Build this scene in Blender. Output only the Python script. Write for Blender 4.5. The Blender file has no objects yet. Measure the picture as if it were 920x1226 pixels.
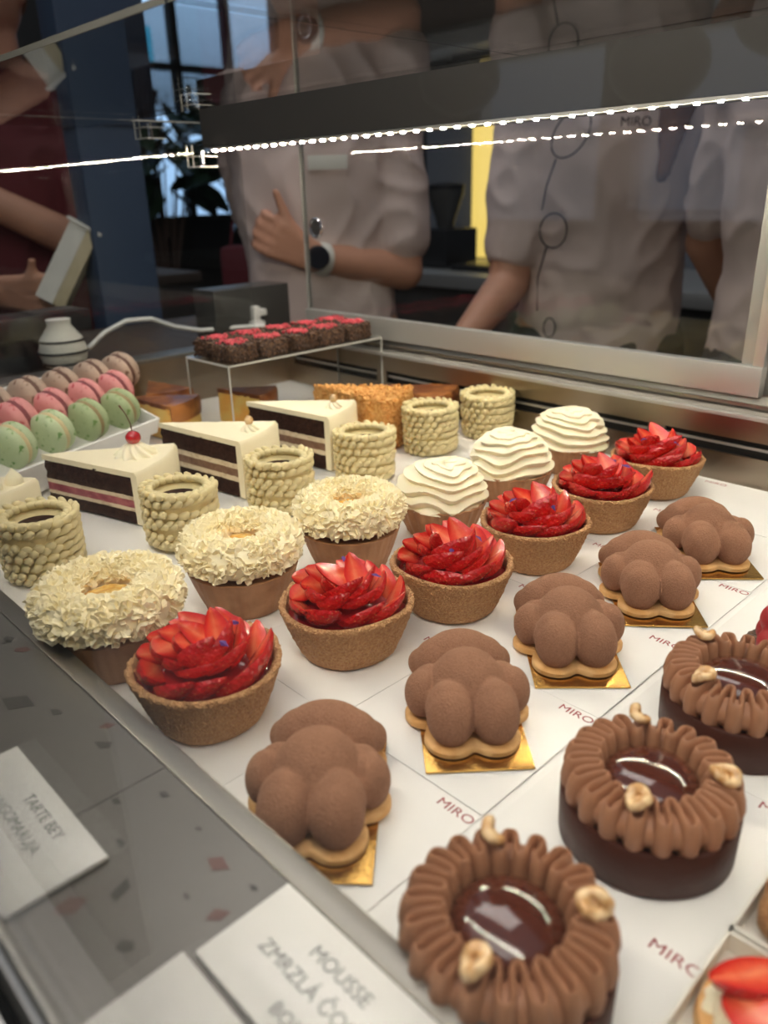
import bpy, bmesh, math, random
from mathutils import Vector, Matrix, Euler, noise
PI = math.pi
C = bpy.context.scene.collection
S = bpy.context.scene
# ------------------------------------------------------------------ camera
cam = bpy.data.cameras.new('camera'); camo = bpy.data.objects.new('camera', cam); C.objects.link(camo)
R_ = Vector((0.69577704, 0.71781824, -0.02512525)); U_ = Vector((-0.2568321, 0.28130927, 0.9246093)); F_ = Vector((-0.67076939, 0.63686896, -0.3800873))
camo.matrix_world = Matrix(((R_.x, U_.x, -F_.x, 0), (R_.y, U_.y, -F_.y, 0), (R_.z, U_.z, -F_.z, 0.26), (0, 0, 0, 1)))
cam.sensor_fit = 'AUTO'; cam.sensor_width = 36; cam.lens = 27.45; cam.clip_start = 0.005; cam.clip_end = 60
cam.dof.use_dof = True; cam.dof.focus_distance = 0.52; cam.dof.aperture_fstop = 7.2
S.camera = camo
# ------------------------------------------------------------------ world, exposure
w = bpy.data.worlds.new('world'); S.world = w; w.use_nodes = True
w.node_tree.nodes['Background'].inputs[0].default_value = (0.80, 0.88, 1.0, 1); w.node_tree.nodes['Background'].inputs[1].default_value = 0.27
S.view_settings.view_transform = 'Standard'; S.view_settings.look = 'None'; S.view_settings.gamma = 1
S.view_settings.use_curve_mapping = False; S.view_settings.exposure = 0.55
S.cycles.max_bounces = 12; S.cycles.transparent_max_bounces = 16; S.cycles.glossy_bounces = 4; S.cycles.diffuse_bounces = 7
S.cycles.caustics_reflective = False; S.cycles.caustics_refractive = False; S.cycles.sample_clamp_indirect = 6
def area(name, loc, rot, sx, sy, power, col):
    l = bpy.data.lights.new(name, 'AREA'); l.shape = 'RECTANGLE'; l.size = sx; l.size_y = sy; l.energy = power; l.color = col
    o = bpy.data.objects.new(name, l); C.objects.link(o); o.location = loc; o.rotation_euler = rot; return o
# unseen fill lights, added above the customer side and to brighten the staff
area('added_fill_customer', (0.1, -0.5, 1.7), (0, 0, 0), 1.6, 1.0, 12, (1, .95, .88))
area('added_fill_staff', (-1.2, .9, 1.9), (0, 0, 0), 1.8, .6, 11, (1, .92, .86))

# ------------------------------------------------------------------ materials
def mat(name, col, rough=.5, metal=0., spec=.5, bump=None, col2=None, cscale=30., cpos=(.4, .6), emit=None, estr=0., sss=0., coat=0., aniso=None, ctype='noise', sheen=0.):
    m = bpy.data.materials.new(name); m.use_nodes = True; nt = m.node_tree; b = nt.nodes['Principled BSDF']
    b.inputs['Base Color'].default_value = (*col, 1); b.inputs['Roughness'].default_value = rough; b.inputs['Metallic'].default_value = metal
    b.inputs['Specular IOR Level'].default_value = spec
    if coat: b.inputs['Coat Weight'].default_value = coat; b.inputs['Coat Roughness'].default_value = .06
    if sheen: b.inputs['Sheen Weight'].default_value = sheen; b.inputs['Sheen Roughness'].default_value = .4; b.inputs['Sheen Tint'].default_value = (.8, .5, .35, 1)
    if sss: b.inputs['Subsurface Weight'].default_value = sss; b.inputs['Subsurface Radius'].default_value = (1, .6, .3); b.inputs['Subsurface Scale'].default_value = .004
    if emit: b.inputs['Emission Color'].default_value = (*emit, 1); b.inputs['Emission Strength'].default_value = estr
    tc = nt.nodes.new('ShaderNodeTexCoord')
    if col2:
        if ctype == 'noise':
            n = nt.nodes.new('ShaderNodeTexNoise'); n.inputs['Scale'].default_value = cscale; n.inputs['Detail'].default_value = 5; out = n.outputs[0]
        elif ctype == 'voronoi':
            n = nt.nodes.new('ShaderNodeTexVoronoi'); n.inputs['Scale'].default_value = cscale; out = n.outputs['Color']
        elif ctype == 'dots':
            n = nt.nodes.new('ShaderNodeTexVoronoi'); n.inputs['Scale'].default_value = cscale; out = n.outputs['Distance']
        nt.links.new(tc.outputs['Object'], n.inputs['Vector'])
        r = nt.nodes.new('ShaderNodeValToRGB'); r.color_ramp.elements[0].position = cpos[0]; r.color_ramp.elements[1].position = cpos[1]
        r.color_ramp.elements[0].color = (*col, 1); r.color_ramp.elements[1].color = (*col2, 1)
        nt.links.new(out, r.inputs[0]); nt.links.new(r.outputs[0], b.inputs['Base Color'])
    if bump:
        sc, st, ty = bump
        n = nt.nodes.new('ShaderNodeTexNoise' if ty == 'noise' else 'ShaderNodeTexVoronoi'); n.inputs['Scale'].default_value = sc
        if ty == 'noise': n.inputs['Detail'].default_value = 4
        mp = nt.nodes.new('ShaderNodeMapping'); nt.links.new(tc.outputs['Object'], mp.inputs[0]); nt.links.new(mp.outputs[0], n.inputs['Vector'])
        if aniso: mp.inputs['Scale'].default_value = aniso
        bp = nt.nodes.new('ShaderNodeBump'); bp.inputs['Strength'].default_value = st; bp.inputs['Distance'].default_value = .001
        nt.links.new(n.outputs[0], bp.inputs['Height']); nt.links.new(bp.outputs[0], b.inputs['Normal'])
    return m
def glass(name, tint=(1, 1, 1), ior=1.45, rough=.0, haze=0.):
    m = bpy.data.materials.new(name); m.use_nodes = True; nt = m.node_tree; nt.nodes.remove(nt.nodes['Principled BSDF'])
    t = nt.nodes.new('ShaderNodeBsdfTransparent'); t.inputs[0].default_value = (*tint, 1)
    g = nt.nodes.new('ShaderNodeBsdfGlossy'); g.inputs['Roughness'].default_value = rough
    f0 = ((ior - 1) / (ior + 1)) ** 2; lw = nt.nodes.new('ShaderNodeLayerWeight'); lw.inputs['Blend'].default_value = .5
    pw = nt.nodes.new('ShaderNodeMath'); pw.operation = 'POWER'; pw.inputs[1].default_value = 5; nt.links.new(lw.outputs['Facing'], pw.inputs[0])
    f = nt.nodes.new('ShaderNodeMath'); f.operation = 'MULTIPLY_ADD'; f.inputs[1].default_value = 1 - f0; f.inputs[2].default_value = f0; nt.links.new(pw.outputs[0], f.inputs[0])
    mx = nt.nodes.new('ShaderNodeMixShader'); nt.links.new(f.outputs[0], mx.inputs[0]); nt.links.new(t.outputs[0], mx.inputs[1]); nt.links.new(g.outputs[0], mx.inputs[2])
    nt.links.new(mx.outputs[0], nt.nodes['Material Output'].inputs[0]); return m

M = {}
M['steel'] = mat('brushed_steel', (.30, .28, .25), .38, 1., bump=(300, .08, 'noise'), aniso=(.02, 1, 1))
M['steel_brown'] = mat('brown_steel', (.36, .30, .24), .3, 1., bump=(300, .08, 'noise'), aniso=(.02, 1, 1))
M['alu'] = mat('anodised_aluminium', (.62, .61, .59), .42, .8, bump=(200, .05, 'noise'), aniso=(.02, 1, 1))
M['beam'] = mat('grey_beam', (.055, .052, .050), .45, .3)
M['dark'] = mat('black_gap', (.012, .012, .012), .6)
M['glass'] = glass('clear_glass', (.93, .94, .94))
M['acrylic'] = glass('clear_acrylic', (.96, .96, .95), 1.3)
M['edge'] = mat('acrylic_edge', (.55, .55, .52), .2, .0, coat=.5)
M['edge_dark'] = mat('glass_edge', (.03, .032, .03), .5)
M['white'] = mat('white_board', (.80, .79, .77), .28, spec=.5, bump=(25, .12, 'noise'))
M['paper'] = mat('white_paper', (.82, .81, .79), .25, spec=.5, bump=(40, .25, 'noise'))
M['red_ink'] = mat('red_ink', (.28, .01, .02), .5)
M['black_ink'] = mat('grey_ink', (.22, .22, .22), .6)
M['gold'] = mat('gold_card', (.78, .45, .12), .22, 1., bump=(700, .25, 'noise'))
M['crust'] = mat('sugared_crust', (.40, .185, .07), .6, spec=.5, bump=(900, 1.0, 'voronoi'), col2=(.68, .40, .18), cscale=650, cpos=(.35, .8), ctype='noise')
M['shell'] = mat('tart_shell', (.33, .15, .06), .55, bump=(500, .3, 'noise'), col2=(.45, .23, .11), cscale=60)
M['choc_dark'] = mat('dark_chocolate', (.050, .012, .006), .5, spec=.3, bump=(180, .5, 'noise'))
M['choc_gloss'] = mat('glossy_chocolate', (.075, .016, .008), .12, coat=1.)
M['mousse'] = mat('velvet_mousse', (.275, .13, .075), .8, spec=.2, bump=(1100, 1., 'noise'), sheen=.2, col2=(.33, .165, .10), cscale=1100)
M['ganache'] = mat('piped_ganache', (.37, .175, .095), .5, spec=.4, bump=(300, .08, 'noise'))
M['cookie'] = mat('cookie', (.62, .32, .10), .6, bump=(500, .3, 'noise'), col2=(.72, .42, .17), cscale=90)
M['hazel'] = mat('caramel_hazelnut', (.60, .32, .12), .25, coat=.6, col2=(.82, .58, .32), cscale=150, bump=(250, .4, 'noise'))
M['cream_fluff'] = mat('white_shavings', (.98, .90, .65), .5, spec=.4)
M['cream'] = mat('whipped_cream', (.94, .86, .64), .45, spec=.4, sss=.1)
M['pistachio'] = mat('pistachio_cream', (.72, .61, .34), .42, spec=.4, sss=.05)
M['passion'] = mat('passion_fruit', (.72, .36, .05), .15, coat=.8, col2=(.85, .55, .16), cscale=260, bump=(300, .6, 'voronoi'))
M['jelly'] = mat('red_jelly', (.30, .008, .01), .1, coat=1.)
M['berry'] = mat('strawberry_skin', (.75, .35, .10), .22, coat=.5, bump=(380, .9, 'voronoi'), col2=(.50, .006, .008), cscale=520, cpos=(.10, .16), ctype='dots')
M['frost'] = mat('cream_frosting', (.90, .81, .58), .5, bump=(120, .2, 'noise'))
M['sponge'] = mat('dark_sponge', (.018, .007, .005), .9, spec=.15, bump=(420, 1., 'noise'), col2=(.05, .02, .012), cscale=300)
M['sponge_b'] = mat('chocolate_cream', (.16, .075, .04), .6, bump=(300, .5, 'noise'), col2=(.22, .12, .07), cscale=120)
M['layer_cream'] = mat('cream_layer', (.72, .60, .42), .6, bump=(300, .6, 'noise'), col2=(.45, .32, .20), cscale=180, cpos=(.5, .75))
M['cherry_fill'] = mat('cherry_filling', (.24, .03, .05), .35, col2=(.40, .10, .11), cscale=90, bump=(150, .5, 'noise'))
M['crumb'] = mat('honey_crumbs', (.62, .27, .06), .7, bump=(500, 1., 'noise'), col2=(.80, .45, .15), cscale=220)
M['custard'] = mat('cheesecake', (.80, .58, .18), .55, bump=(200, .3, 'noise'), col2=(.85, .42, .08), cscale=40)
M['burnt'] = mat('burnt_top', (.16, .045, .015), .35, coat=.3, col2=(.42, .16, .04), cscale=40)
M['crisp'] = mat('crunchy_chocolate', (.035, .016, .012), .5, bump=(500, 1., 'voronoi'), col2=(.25, .13, .06), cscale=420, cpos=(.45, .75))
M['pink_crumb'] = mat('raspberry_crumbs', (.45, .02, .05), .6, bump=(500, 1., 'noise'), col2=(.70, .10, .12), cscale=400)
M['cherry'] = mat('cherry_red', (.45, .005, .012), .1, coat=1.)
M['stem'] = mat('cherry_stem', (.12, .03, .015), .5)
M['petal'] = mat('violet_petal', (.10, .03, .20), .6)
M['plastic_w'] = mat('white_plastic', (.72, .71, .69), .3)
M['raspberry'] = mat('velvet_raspberry', (.36, .012, .018), .5, bump=(900, .4, 'noise'))
M['shirt'] = mat('cream_cloth', (.62, .50, .465), .9, spec=.2, bump=(14, .6, 'noise'))
M['skin'] = mat('skin', (.52, .26, .17), .5)
M['hair'] = mat('brown_hair', (.15, .065, .03), .9, spec=.1)
M['trousers'] = mat('dark_trousers', (.03, .03, .035), .8)
M['maroon'] = mat('maroon_cloth', (.12, .012, .018), .8)
M['watch'] = mat('watch_black', (.01, .012, .02), .2)
M['blue'] = mat('blue_pillar_paint', (.035, .06, .11), .55)
M['black'] = mat('black_plastic', (.02, .02, .022), .35)
M['grey_dark'] = mat('dark_grey', (.06, .058, .055), .4)
M['card_w'] = mat('white_card', (.72, .70, .64), .6)
M['card_tan'] = mat('tan_card', (.55, .47, .30), .6)
M['chrome'] = mat('chrome', (.8, .8, .82), .08, 1.)
M['leaf'] = mat('dark_leaf', (.012, .035, .012), .4)
M['pot'] = mat('clay_pot', (.10, .06, .045), .7)
M['floor'] = mat('floor_tiles', (.16, .15, .14), .4)
M['wall'] = mat('grey_wall', (.16, .17, .20), .8)
M['wall_d'] = mat('dark_wall', (.035, .032, .03), .8)
M['wood'] = mat('brown_wood', (.05, .035, .027), .6)
M['led'] = mat('led_chip', (1, 1, 1), .5, emit=(1, .88, .68), estr=820)
M['yellow_lamp'] = mat('yellow_lit_panel', (.5, .4, .2), .5, emit=(1, .70, .16), estr=.85)
M['sky'] = mat('daylight_sky', (0, 0, 0), 1, emit=(.42, .66, 1.0), estr=1.0)
M['sky_w'] = mat('bright_daylight', (0, 0, 0), 1, emit=(.62, .76, 1.0), estr=.4)
M['cyan'] = mat('cyan_lit_sign', (0, 0, 0), 1, emit=(.08, .5, .85), estr=.9)
M['tag'] = mat('price_card', (.80, .79, .77), .3, coat=.3)
M['ink_line'] = mat('drawn_line', (.03, .025, .03), .8)
M['ring_red'] = mat('red_ring_light', (.3, 0, .02), .5, emit=(1, .03, .10), estr=1.2)

def flesh():
    m = bpy.data.materials.new('strawberry_flesh'); m.use_nodes = True; nt = m.node_tree; b = nt.nodes['Principled BSDF']
    a = nt.nodes.new('ShaderNodeAttribute'); a.attribute_name = 'core'
    tc = nt.nodes.new('ShaderNodeTexCoord'); n = nt.nodes.new('ShaderNodeTexNoise'); n.inputs['Scale'].default_value = 250; nt.links.new(tc.outputs['Object'], n.inputs['Vector'])
    ad = nt.nodes.new('ShaderNodeMath'); ad.operation = 'MULTIPLY_ADD'; nt.links.new(n.outputs[0], ad.inputs[0]); ad.inputs[1].default_value = .35; nt.links.new(a.outputs['Fac'], ad.inputs[2])
    r = nt.nodes.new('ShaderNodeValToRGB'); e = r.color_ramp.elements
    e[0].position = .12; e[0].color = (.80, .22, .10, 1); e[1].position = 1.0; e[1].color = (.50, .008, .008, 1); x = e.new(.45); x.color = (.72, .085, .035, 1); x = e.new(.80); x.color = (.62, .022, .014, 1)
    nt.links.new(ad.outputs[0], r.inputs[0]); nt.links.new(r.outputs[0], b.inputs['Base Color'])
    b.inputs['Roughness'].default_value = .22; b.inputs['Coat Weight'].default_value = .5; b.inputs['Coat Roughness'].default_value = .08
    bp = nt.nodes.new('ShaderNodeBump'); bp.inputs['Strength'].default_value = .3; bp.inputs['Distance'].default_value = .001; nt.links.new(n.outputs[0], bp.inputs['Height']); nt.links.new(bp.outputs[0], b.inputs['Normal'])
    return m
M['flesh'] = flesh()
def speckled(name, base, speck, lo=.60, hi=.64):
    return mat(name, base, .55, spec=.3, bump=(600, .15, 'noise'), col2=speck, cscale=170, cpos=(lo, hi))
def mirrored_floor():
    m = bpy.data.materials.new('ledge_mirrored_floor'); m.use_nodes = True; nt = m.node_tree; b = nt.nodes['Principled BSDF']
    b.inputs['Base Color'].default_value = (.17, .158, .145, 1); b.inputs['Roughness'].default_value = .3; b.inputs['Metallic'].default_value = .35
    return m
M['mirrored_floor'] = mirrored_floor()  # steel ledge, coloured like the speckled floor mirrored in the front glass
M['mirrored_chip_red'] = mat('mirrored_floor_chip_red', (.13, .06, .05), .35)  # floor specks reflected in the glass, as solid colour
M['mirrored_chip_dark'] = mat('mirrored_floor_chip_dark', (.06, .055, .05), .35)

# ------------------------------------------------------------------ mesh helpers
class MB:
    def __init__(s): s.v = []; s.f = []; s.mi = []; s.attr = None
    def add(s, vs, fs, mi=0, mtx=None):
        o = len(s.v); s.v += [tuple(mtx @ Vector(p)) if mtx else tuple(p) for p in vs]
        s.f += [tuple(i + o for i in f) for f in fs]; s.mi += [mi] * len(fs)
    def grid(s, fn, nu, nv, cu=False, cv=False, mi=0):
        vs = [fn(i / (nu if cu else nu - 1), j / (nv if cv else nv - 1)) for i in range(nu) for j in range(nv)]
        fs = []
        for i in range(nu if cu else nu - 1):
            for j in range(nv if cv else nv - 1):
                a, b = (i + 1) % nu, (j + 1) % nv
                fs.append((i * nv + j, a * nv + j, a * nv + b, i * nv + b))
        s.add(vs, fs, mi)
    def lathe(s, prof, seg=48, fn=None, mi=0, cap0=True, cap1=True, mtx=None):
        vs = []; n = len(prof)
        for i in range(seg):
            t = 2 * PI * i / seg
            for r, z in prof:
                p = (r * math.cos(t), r * math.sin(t), z)
                vs.append(fn(t, r, z) if fn else p)
        fs = [(i * n + j, ((i + 1) % seg) * n + j, ((i + 1) % seg) * n + j + 1, i * n + j + 1) for i in range(seg) for j in range(n - 1)]
        if cap0: fs.append(tuple(i * n for i in reversed(range(seg))))
        if cap1: fs.append(tuple(i * n + n - 1 for i in range(seg)))
        s.add(vs, fs, mi, mtx)
    def box(s, x0, x1, y0, y1, z0, z1, mi=0, mtx=None, bev=0.):
        if bev:
            bm = bmesh.new(); bmesh.ops.create_cube(bm, size=1)
            for v in bm.verts: v.co = Vector((x0 + (v.co.x + .5) * (x1 - x0), y0 + (v.co.y + .5) * (y1 - y0), z0 + (v.co.z + .5) * (z1 - z0)))
            bmesh.ops.bevel(bm, geom=bm.edges[:], offset=bev, segments=2, affect='EDGES', profile=.6)
            bm.verts.index_update(); s.add([v.co.copy() for v in bm.verts], [[v.index for v in f.verts] for f in bm.faces], mi, mtx); bm.free(); return
        vs = [(x, y, z) for z in (z0, z1) for x, y in ((x0, y0), (x1, y0), (x1, y1), (x0, y1))]
        s.add(vs, [(3, 2, 1, 0), (4, 5, 6, 7), (0, 1, 5, 4), (1, 2, 6, 5), (2, 3, 7, 6), (3, 0, 4, 7)], mi, mtx)
    def tube(s, pts, r, seg=8, closed=False, mi=0):
        pts = [Vector(p) for p in pts]; n = len(pts); rs = r if isinstance(r, (list, tuple)) else [r] * n
        up = Vector((0, 0, 1)); rings = []
        for i, p in enumerate(pts):
            a = pts[(i - 1) % n] if (closed or i) else p; b = pts[(i + 1) % n] if (closed or i < n - 1) else p
            t = (b - a).normalized(); u = t.cross(up)
            if u.length < .05: u = t.cross(Vector((1, 0, 0)))
            u.normalize(); w_ = u.cross(t)
            rings.append([p + (u * math.cos(2 * PI * k / seg) + w_ * math.sin(2 * PI * k / seg)) * rs[i] for k in range(seg)])
        vs = [q for rg in rings for q in rg]
        fs = [(i * seg + k, i * seg + (k + 1) % seg, ((i + 1) % n) * seg + (k + 1) % seg, ((i + 1) % n) * seg + k) for i in range(n if closed else n - 1) for k in range(seg)]
        if not closed: fs += [tuple(reversed(range(seg))), tuple((n - 1) * seg + k for k in range(seg))]
        s.add(vs, fs, mi)
    def ball(s, c, r, nu=20, nv=12, mtx=None, mi=0, nz=0., nf=1.):
        if not isinstance(r, (list, tuple)): r = (r, r, r)
        prof = [(math.sin(PI * j / nv), -math.cos(PI * j / nv)) for j in range(nv + 1)]
        vs = []; fs = []
        for i in range(nu):
            for j in range(1, nv):
                t = 2 * PI * i / nu; a, z = prof[j]; d = Vector((a * math.cos(t), a * math.sin(t), z))
                k = 1 + (nz * noise.noise(d * nf + Vector(c) * 97) if nz else 0)
                vs.append((c[0] + d.x * r[0] * k, c[1] + d.y * r[1] * k, c[2] + d.z * r[2] * k))
        n = nv - 1; b = len(vs); vs += [(c[0], c[1], c[2] - r[2]), (c[0], c[1], c[2] + r[2])]
        for i in range(nu):
            a = (i + 1) % nu
            for j in range(n - 1): fs.append((i * n + j, a * n + j, a * n + j + 1, i * n + j + 1))
            fs.append((b, a * n, i * n)); fs.append((i * n + n - 1, a * n + n - 1, b + 1))
        s.add(vs, fs, mi, mtx)
    def capsule(s, a, b, ra, rb, seg=16, sy=1.):
        a = Vector(a); b = Vector(b); d = b - a; L = d.length; q = d.to_track_quat('Z', 'Y').to_matrix().to_4x4()
        prof = [(max(ra * math.cos(t), 1e-5), ra * math.sin(t)) for t in [-PI / 2 + k * PI / 12 for k in range(0, 7)]] + [(max(rb * math.cos(t), 1e-5), L + rb * math.sin(t)) for t in [k * PI / 12 for k in range(0, 7)]]
        s.lathe(prof, seg, mtx=Matrix.Translation(a) @ q)
    def mesh(s, name, mats, smooth=True):
        me = bpy.data.meshes.new(name); me.from_pydata(s.v, [], s.f)
        for m in (mats if isinstance(mats, (list, tuple)) else [mats]): me.materials.append(m)
        me.polygons.foreach_set('material_index', s.mi)
        if smooth:
            me.polygons.foreach_set('use_smooth', [True] * len(me.polygons))
            try: me.set_sharp_from_angle(angle=math.radians(50))
            except Exception: pass
        if s.attr:
            a = me.attributes.new('core', 'FLOAT', 'POINT'); a.data.foreach_set('value', s.attr)
        me.update(); return me
def obj(name, mb, mats, parent=None, smooth=True, loc=None, rot=None):
    me = mb.mesh(name, mats, smooth) if isinstance(mb, MB) else mb
    o = bpy.data.objects.new(name, me); C.objects.link(o); o.parent = parent
    if loc: o.location = loc
    if rot: o.rotation_euler = rot
    return o
def tag(o, label, cat, group=None, kind=None):
    o['label'] = label; o['category'] = cat
    if group: o['group'] = group
    if kind: o['kind'] = kind
    return o
def struct(name, mb, m, smooth=False):
    o = obj(name, mb, m, None, smooth); o['kind'] = 'structure'; return o
def thing(name, label, cat, loc=(0, 0, 0), rotz=0., group=None):
    o = bpy.data.objects.new(name, None); C.objects.link(o); o.location = loc; o.rotation_euler = (0, 0, rotz); o.empty_display_size = .01
    return tag(o, label, cat, group)
def dup(root, loc, rotz, label):
    r = root.copy(); C.objects.link(r); r.location = loc; r.rotation_euler = (0, 0, rotz); r['label'] = label
    for ch in list(root.children):
        c = ch.copy(); C.objects.link(c); c.parent = r
        for g in ch.children:
            d = g.copy(); C.objects.link(d); d.parent = c
    return r
def fuse(mb, voxel, smooth=6, displace=None):
    me = mb.mesh('tmp', [], True); o = bpy.data.objects.new('tmp', me); C.objects.link(o)
    m = o.modifiers.new('r', 'REMESH'); m.mode = 'VOXEL'; m.voxel_size = voxel; m.use_smooth_shade = True
    m = o.modifiers.new('s', 'SMOOTH'); m.factor = .5; m.iterations = smooth
    dg = bpy.context.evaluated_depsgraph_get(); dg.update()
    r = bpy.data.meshes.new_from_object(o.evaluated_get(dg)); bpy.data.objects.remove(o)
    if displace:
        for v in r.vertices: v.co += displace(v.co, v.normal)
    r.materials.clear(); r.polygons.foreach_set('use_smooth', [True] * len(r.polygons)); return r
def nz(p, s=1., seed=0.): return noise.noise(Vector(p) * s + Vector((seed, seed * .7, seed * 1.3)))
def text_mesh(body, size, ext=.00015, align='LEFT'):
    cu = bpy.data.curves.new('t', 'FONT'); cu.body = body; cu.size = size; cu.extrude = ext; cu.align_x = align; cu.resolution_u = 3
    o = bpy.data.objects.new('t', cu); C.objects.link(o); dg = bpy.context.evaluated_depsgraph_get(); dg.update()
    me = bpy.data.meshes.new_from_object(o.evaluated_get(dg)); bpy.data.objects.remove(o); return me
rnd = random.Random(7)

# ------------------------------------------------------------------ the shop
FZ = -.95
b = MB(); b.box(-6, 3, -4, 4, FZ - .05, FZ); struct('floor', b, M['floor'])
b = MB(); b.box(-2.75, 3, 2.95, 3.05, FZ, 2.2); struct('wall_back', b, M['wall'])
b = MB(); b.box(-5.1, -5, -4, 2.62, FZ, 2.2); b.box(-5.1, -5, 3.85, 4, FZ, 2.2); b.box(-5.1, -5, 2.62, 3.85, FZ, .10); b.box(-5.1, -5, 2.62, 3.85, 1.75, 2.2)
struct('wall_left', b, M['wall_d'])
b = MB(); b.box(-5.1, -2.65, 3.95, 4.05, FZ, 2.2); b.box(-2.75, -2.65, 3.05, 3.95, FZ, 2.2); struct('wall_far', b, M['wall_d'])
b = MB(); b.box(3, 3.1, -4, 4, FZ, 2.2); struct('wall_right', b, M['wall_d'])
b = MB()
b.box(-5, 3, -3.1, -3, FZ, .12); b.box(-5, 3, -3.1, -3, .78, 2.2)
for x0, x1 in ((-5, -2.6), (-1.9, -1.75), (-1.05, -.9), (-.2, 3)): b.box(x0, x1, -3.1, -3, .12, .78)
struct('wall_street', b, M['wall_d'])
for i, (x0, x1) in enumerate(((-2.6, -1.9), (-1.75, -1.05), (-.9, -.2))):
    b = MB(); b.box(x0, x1, -3.2, -3.18, .12, .78); struct('window_%d' % (i + 1), b, M['sky_w'])
b = MB(); b.box(-5.45, -5.4, 2.2, 4.6, -.4, 2.2); struct('window_4', b, M['sky'])
f = MB()
for y in (2.64, 3.02, 3.42, 3.83): f.box(-5.03, -4.97, y - .025, y + .025, .1, 1.75)
for z in (.12, 1.02, 1.73): f.box(-5.03, -4.97, 2.62, 3.85, z - .02, z + .02)
struct('trim_1', f, M['wall_d'])
t = thing('lit_sign', 'small glowing light blue panel in the window at the upper left', 'sign', (-5.29, 2.95, FZ)); b = MB(); b.box(-.01, .01, -.085, .085, 2.02, 2.24, bev=.008); obj('panel', b, M['cyan'], t); b = MB(); b.tube([(-.02, 0, 0), (-.02, 0, 2.2)], .012, 8); obj('post', b, M['grey_dark'], t)
# potted plants before the window
def plant(name, label, x, y, seed, n, zc, sp, leaf):
    r = random.Random(seed); t = thing(name, label, 'plant', (x, y, FZ), 0, None)
    b = MB(); b.lathe([(.10, 0), (.13, .22), (.14, .26), (.125, .26), (.12, .2)], 24); obj('pot', b, M['pot'], t)
    b = MB(); bl = MB()
    for k in range(n):
        a = r.random() * 2 * PI; h = zc + (r.random() - .5) * sp * 1.3; rr = r.random() ** .5 * sp * .55
        p = Vector((rr * math.cos(a), rr * math.sin(a), h)); q = Euler((r.random() * 1.4 - .7, r.random() * 1.4 - .7, a)).to_matrix()
        L = leaf * (.7 + .6 * r.random()); vs = []
        for u in range(6):
            for s_ in (-1, 0, 1):
                ww = math.sin(PI * (u + .3) / 5.6) * .30 * L
                vs.append(p + q @ Vector((u / 5 * L, s_ * ww, -.25 * L * (u / 5) ** 2 - abs(s_) * -.05 * L)))
        bl.add(vs, [(u * 3 + s_, u * 3 + 3 + s_, u * 3 + 4 + s_, u * 3 + 1 + s_) for u in range(5) for s_ in (0, 1)])
        if k % 5 == 0: b.tube([(0, 0, .22), (p.x * .3, p.y * .3, h * .6), tuple(p)], [.012, .008, .004], 6)
    obj('stem', b, M['pot'], t); obj('foliage', bl, M['leaf'], t)
plant('potted_plant', 'tall dark leafy plant in front of the bright window, left of the two', -4.50, 2.52, 3, 110, 1.50, .44, .24)
plant('potted_plant', 'tall dark leafy plant in front of the bright window, right of the two', -4.40, 3.36, 5, 120, 1.42, .42, .24)
# dark balls added to break up the street windows' reflection in the doors
for i, (x, z) in enumerate(((-2.30, .66), (-1.45, .62), (-1.05, .72), (-.45, .64))):
    t = thing('reflection_breaker', ('added dark ball breaking the reflection of the street window, %s from the left' % ('first', 'second', 'third', 'fourth')[i]), 'reflection breaker', (x, -2.6, z), 0, 'added dark balls by the street windows')
    b = MB(); b.ball((0, 0, 0), (.16, .16, .13), 28, 16); obj('dark_ball', b, M['black'], t); b = MB(); b.tube([(0, 0, .12), (0, 0, 1.5)], .006, 6); obj('cord', b, M['black'], t)
# kitchen at the back
t = thing('kitchen_counter', 'grey kitchen counter along the back wall behind the staff', 'counter', (-2.0, 2.6, FZ))
b = MB(); b.box(-.75, 4.5, -.25, .34, 0, .86); obj('cabinet_body', b, M['wall_d'], t, False); b = MB(); b.box(-.77, 4.5, -.28, .35, .86, .91, bev=.004); obj('worktop', b, M['alu'], t)
b = MB(); b.box(-2.43, -2.27, 2.90, 2.945, -.03, .62, bev=.004); tag(obj('lit_wall_panel', b, M['yellow_lamp']), 'tall glowing yellow wall panel beside the kitchen counter', 'lamp')
t = thing('coffee_grinder', 'black grinder with a clear hopper on the kitchen counter', 'grinder', (-2.3, 2.58, -.038))
b = MB(); b.box(-.09, .09, -.10, .10, 0, .15, bev=.01); obj('body', b, M['black'], t)
b = MB(); b.lathe([(.035, .15), (.04, .18), (.075, .28), (.075, .30)], 24, cap0=False, cap1=False); obj('hopper', b, M['grey_dark'], t)
b = MB(); b.lathe([(.078, .30), (.078, .315), (.02, .325)], 24); obj('lid', b, M['black'], t)
t = thing('drip_tray', 'black drip tray lying beside the grinder on the counter', 'tray', (-2.06, 2.55, -.038)); b = MB(); b.box(-.1, .12, -.1, .1, 0, .02, bev=.004); obj('tray_body', b, M['black'], t); b = MB()
for k in range(6): b.box(-.09 + .035 * k, -.08 + .035 * k, -.09, .09, .02, .024)
obj('grate', b, M['chrome'], t)

# ------------------------------------------------------------------ the display case
case = thing('display_case', 'refrigerated pastry display case with steel frame and paper-lined shelf', 'display case', (0, 0, FZ))
CZ = -FZ
def cpart(name, mb, m, smooth=True):
    for i, v in enumerate(mb.v): mb.v[i] = (v[0], v[1], v[2] + CZ)
    return obj(name, mb, m, case, smooth)
b = MB(); b.box(-.97, .5, .0, .76, FZ, -.02); cpart('cabinet_base', b, M['grey_dark'], False)
b = MB(); b.box(-.94, .5, .125, .705, -.02, -.0006); cpart('shelf_board', b, M['white'], False)
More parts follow.
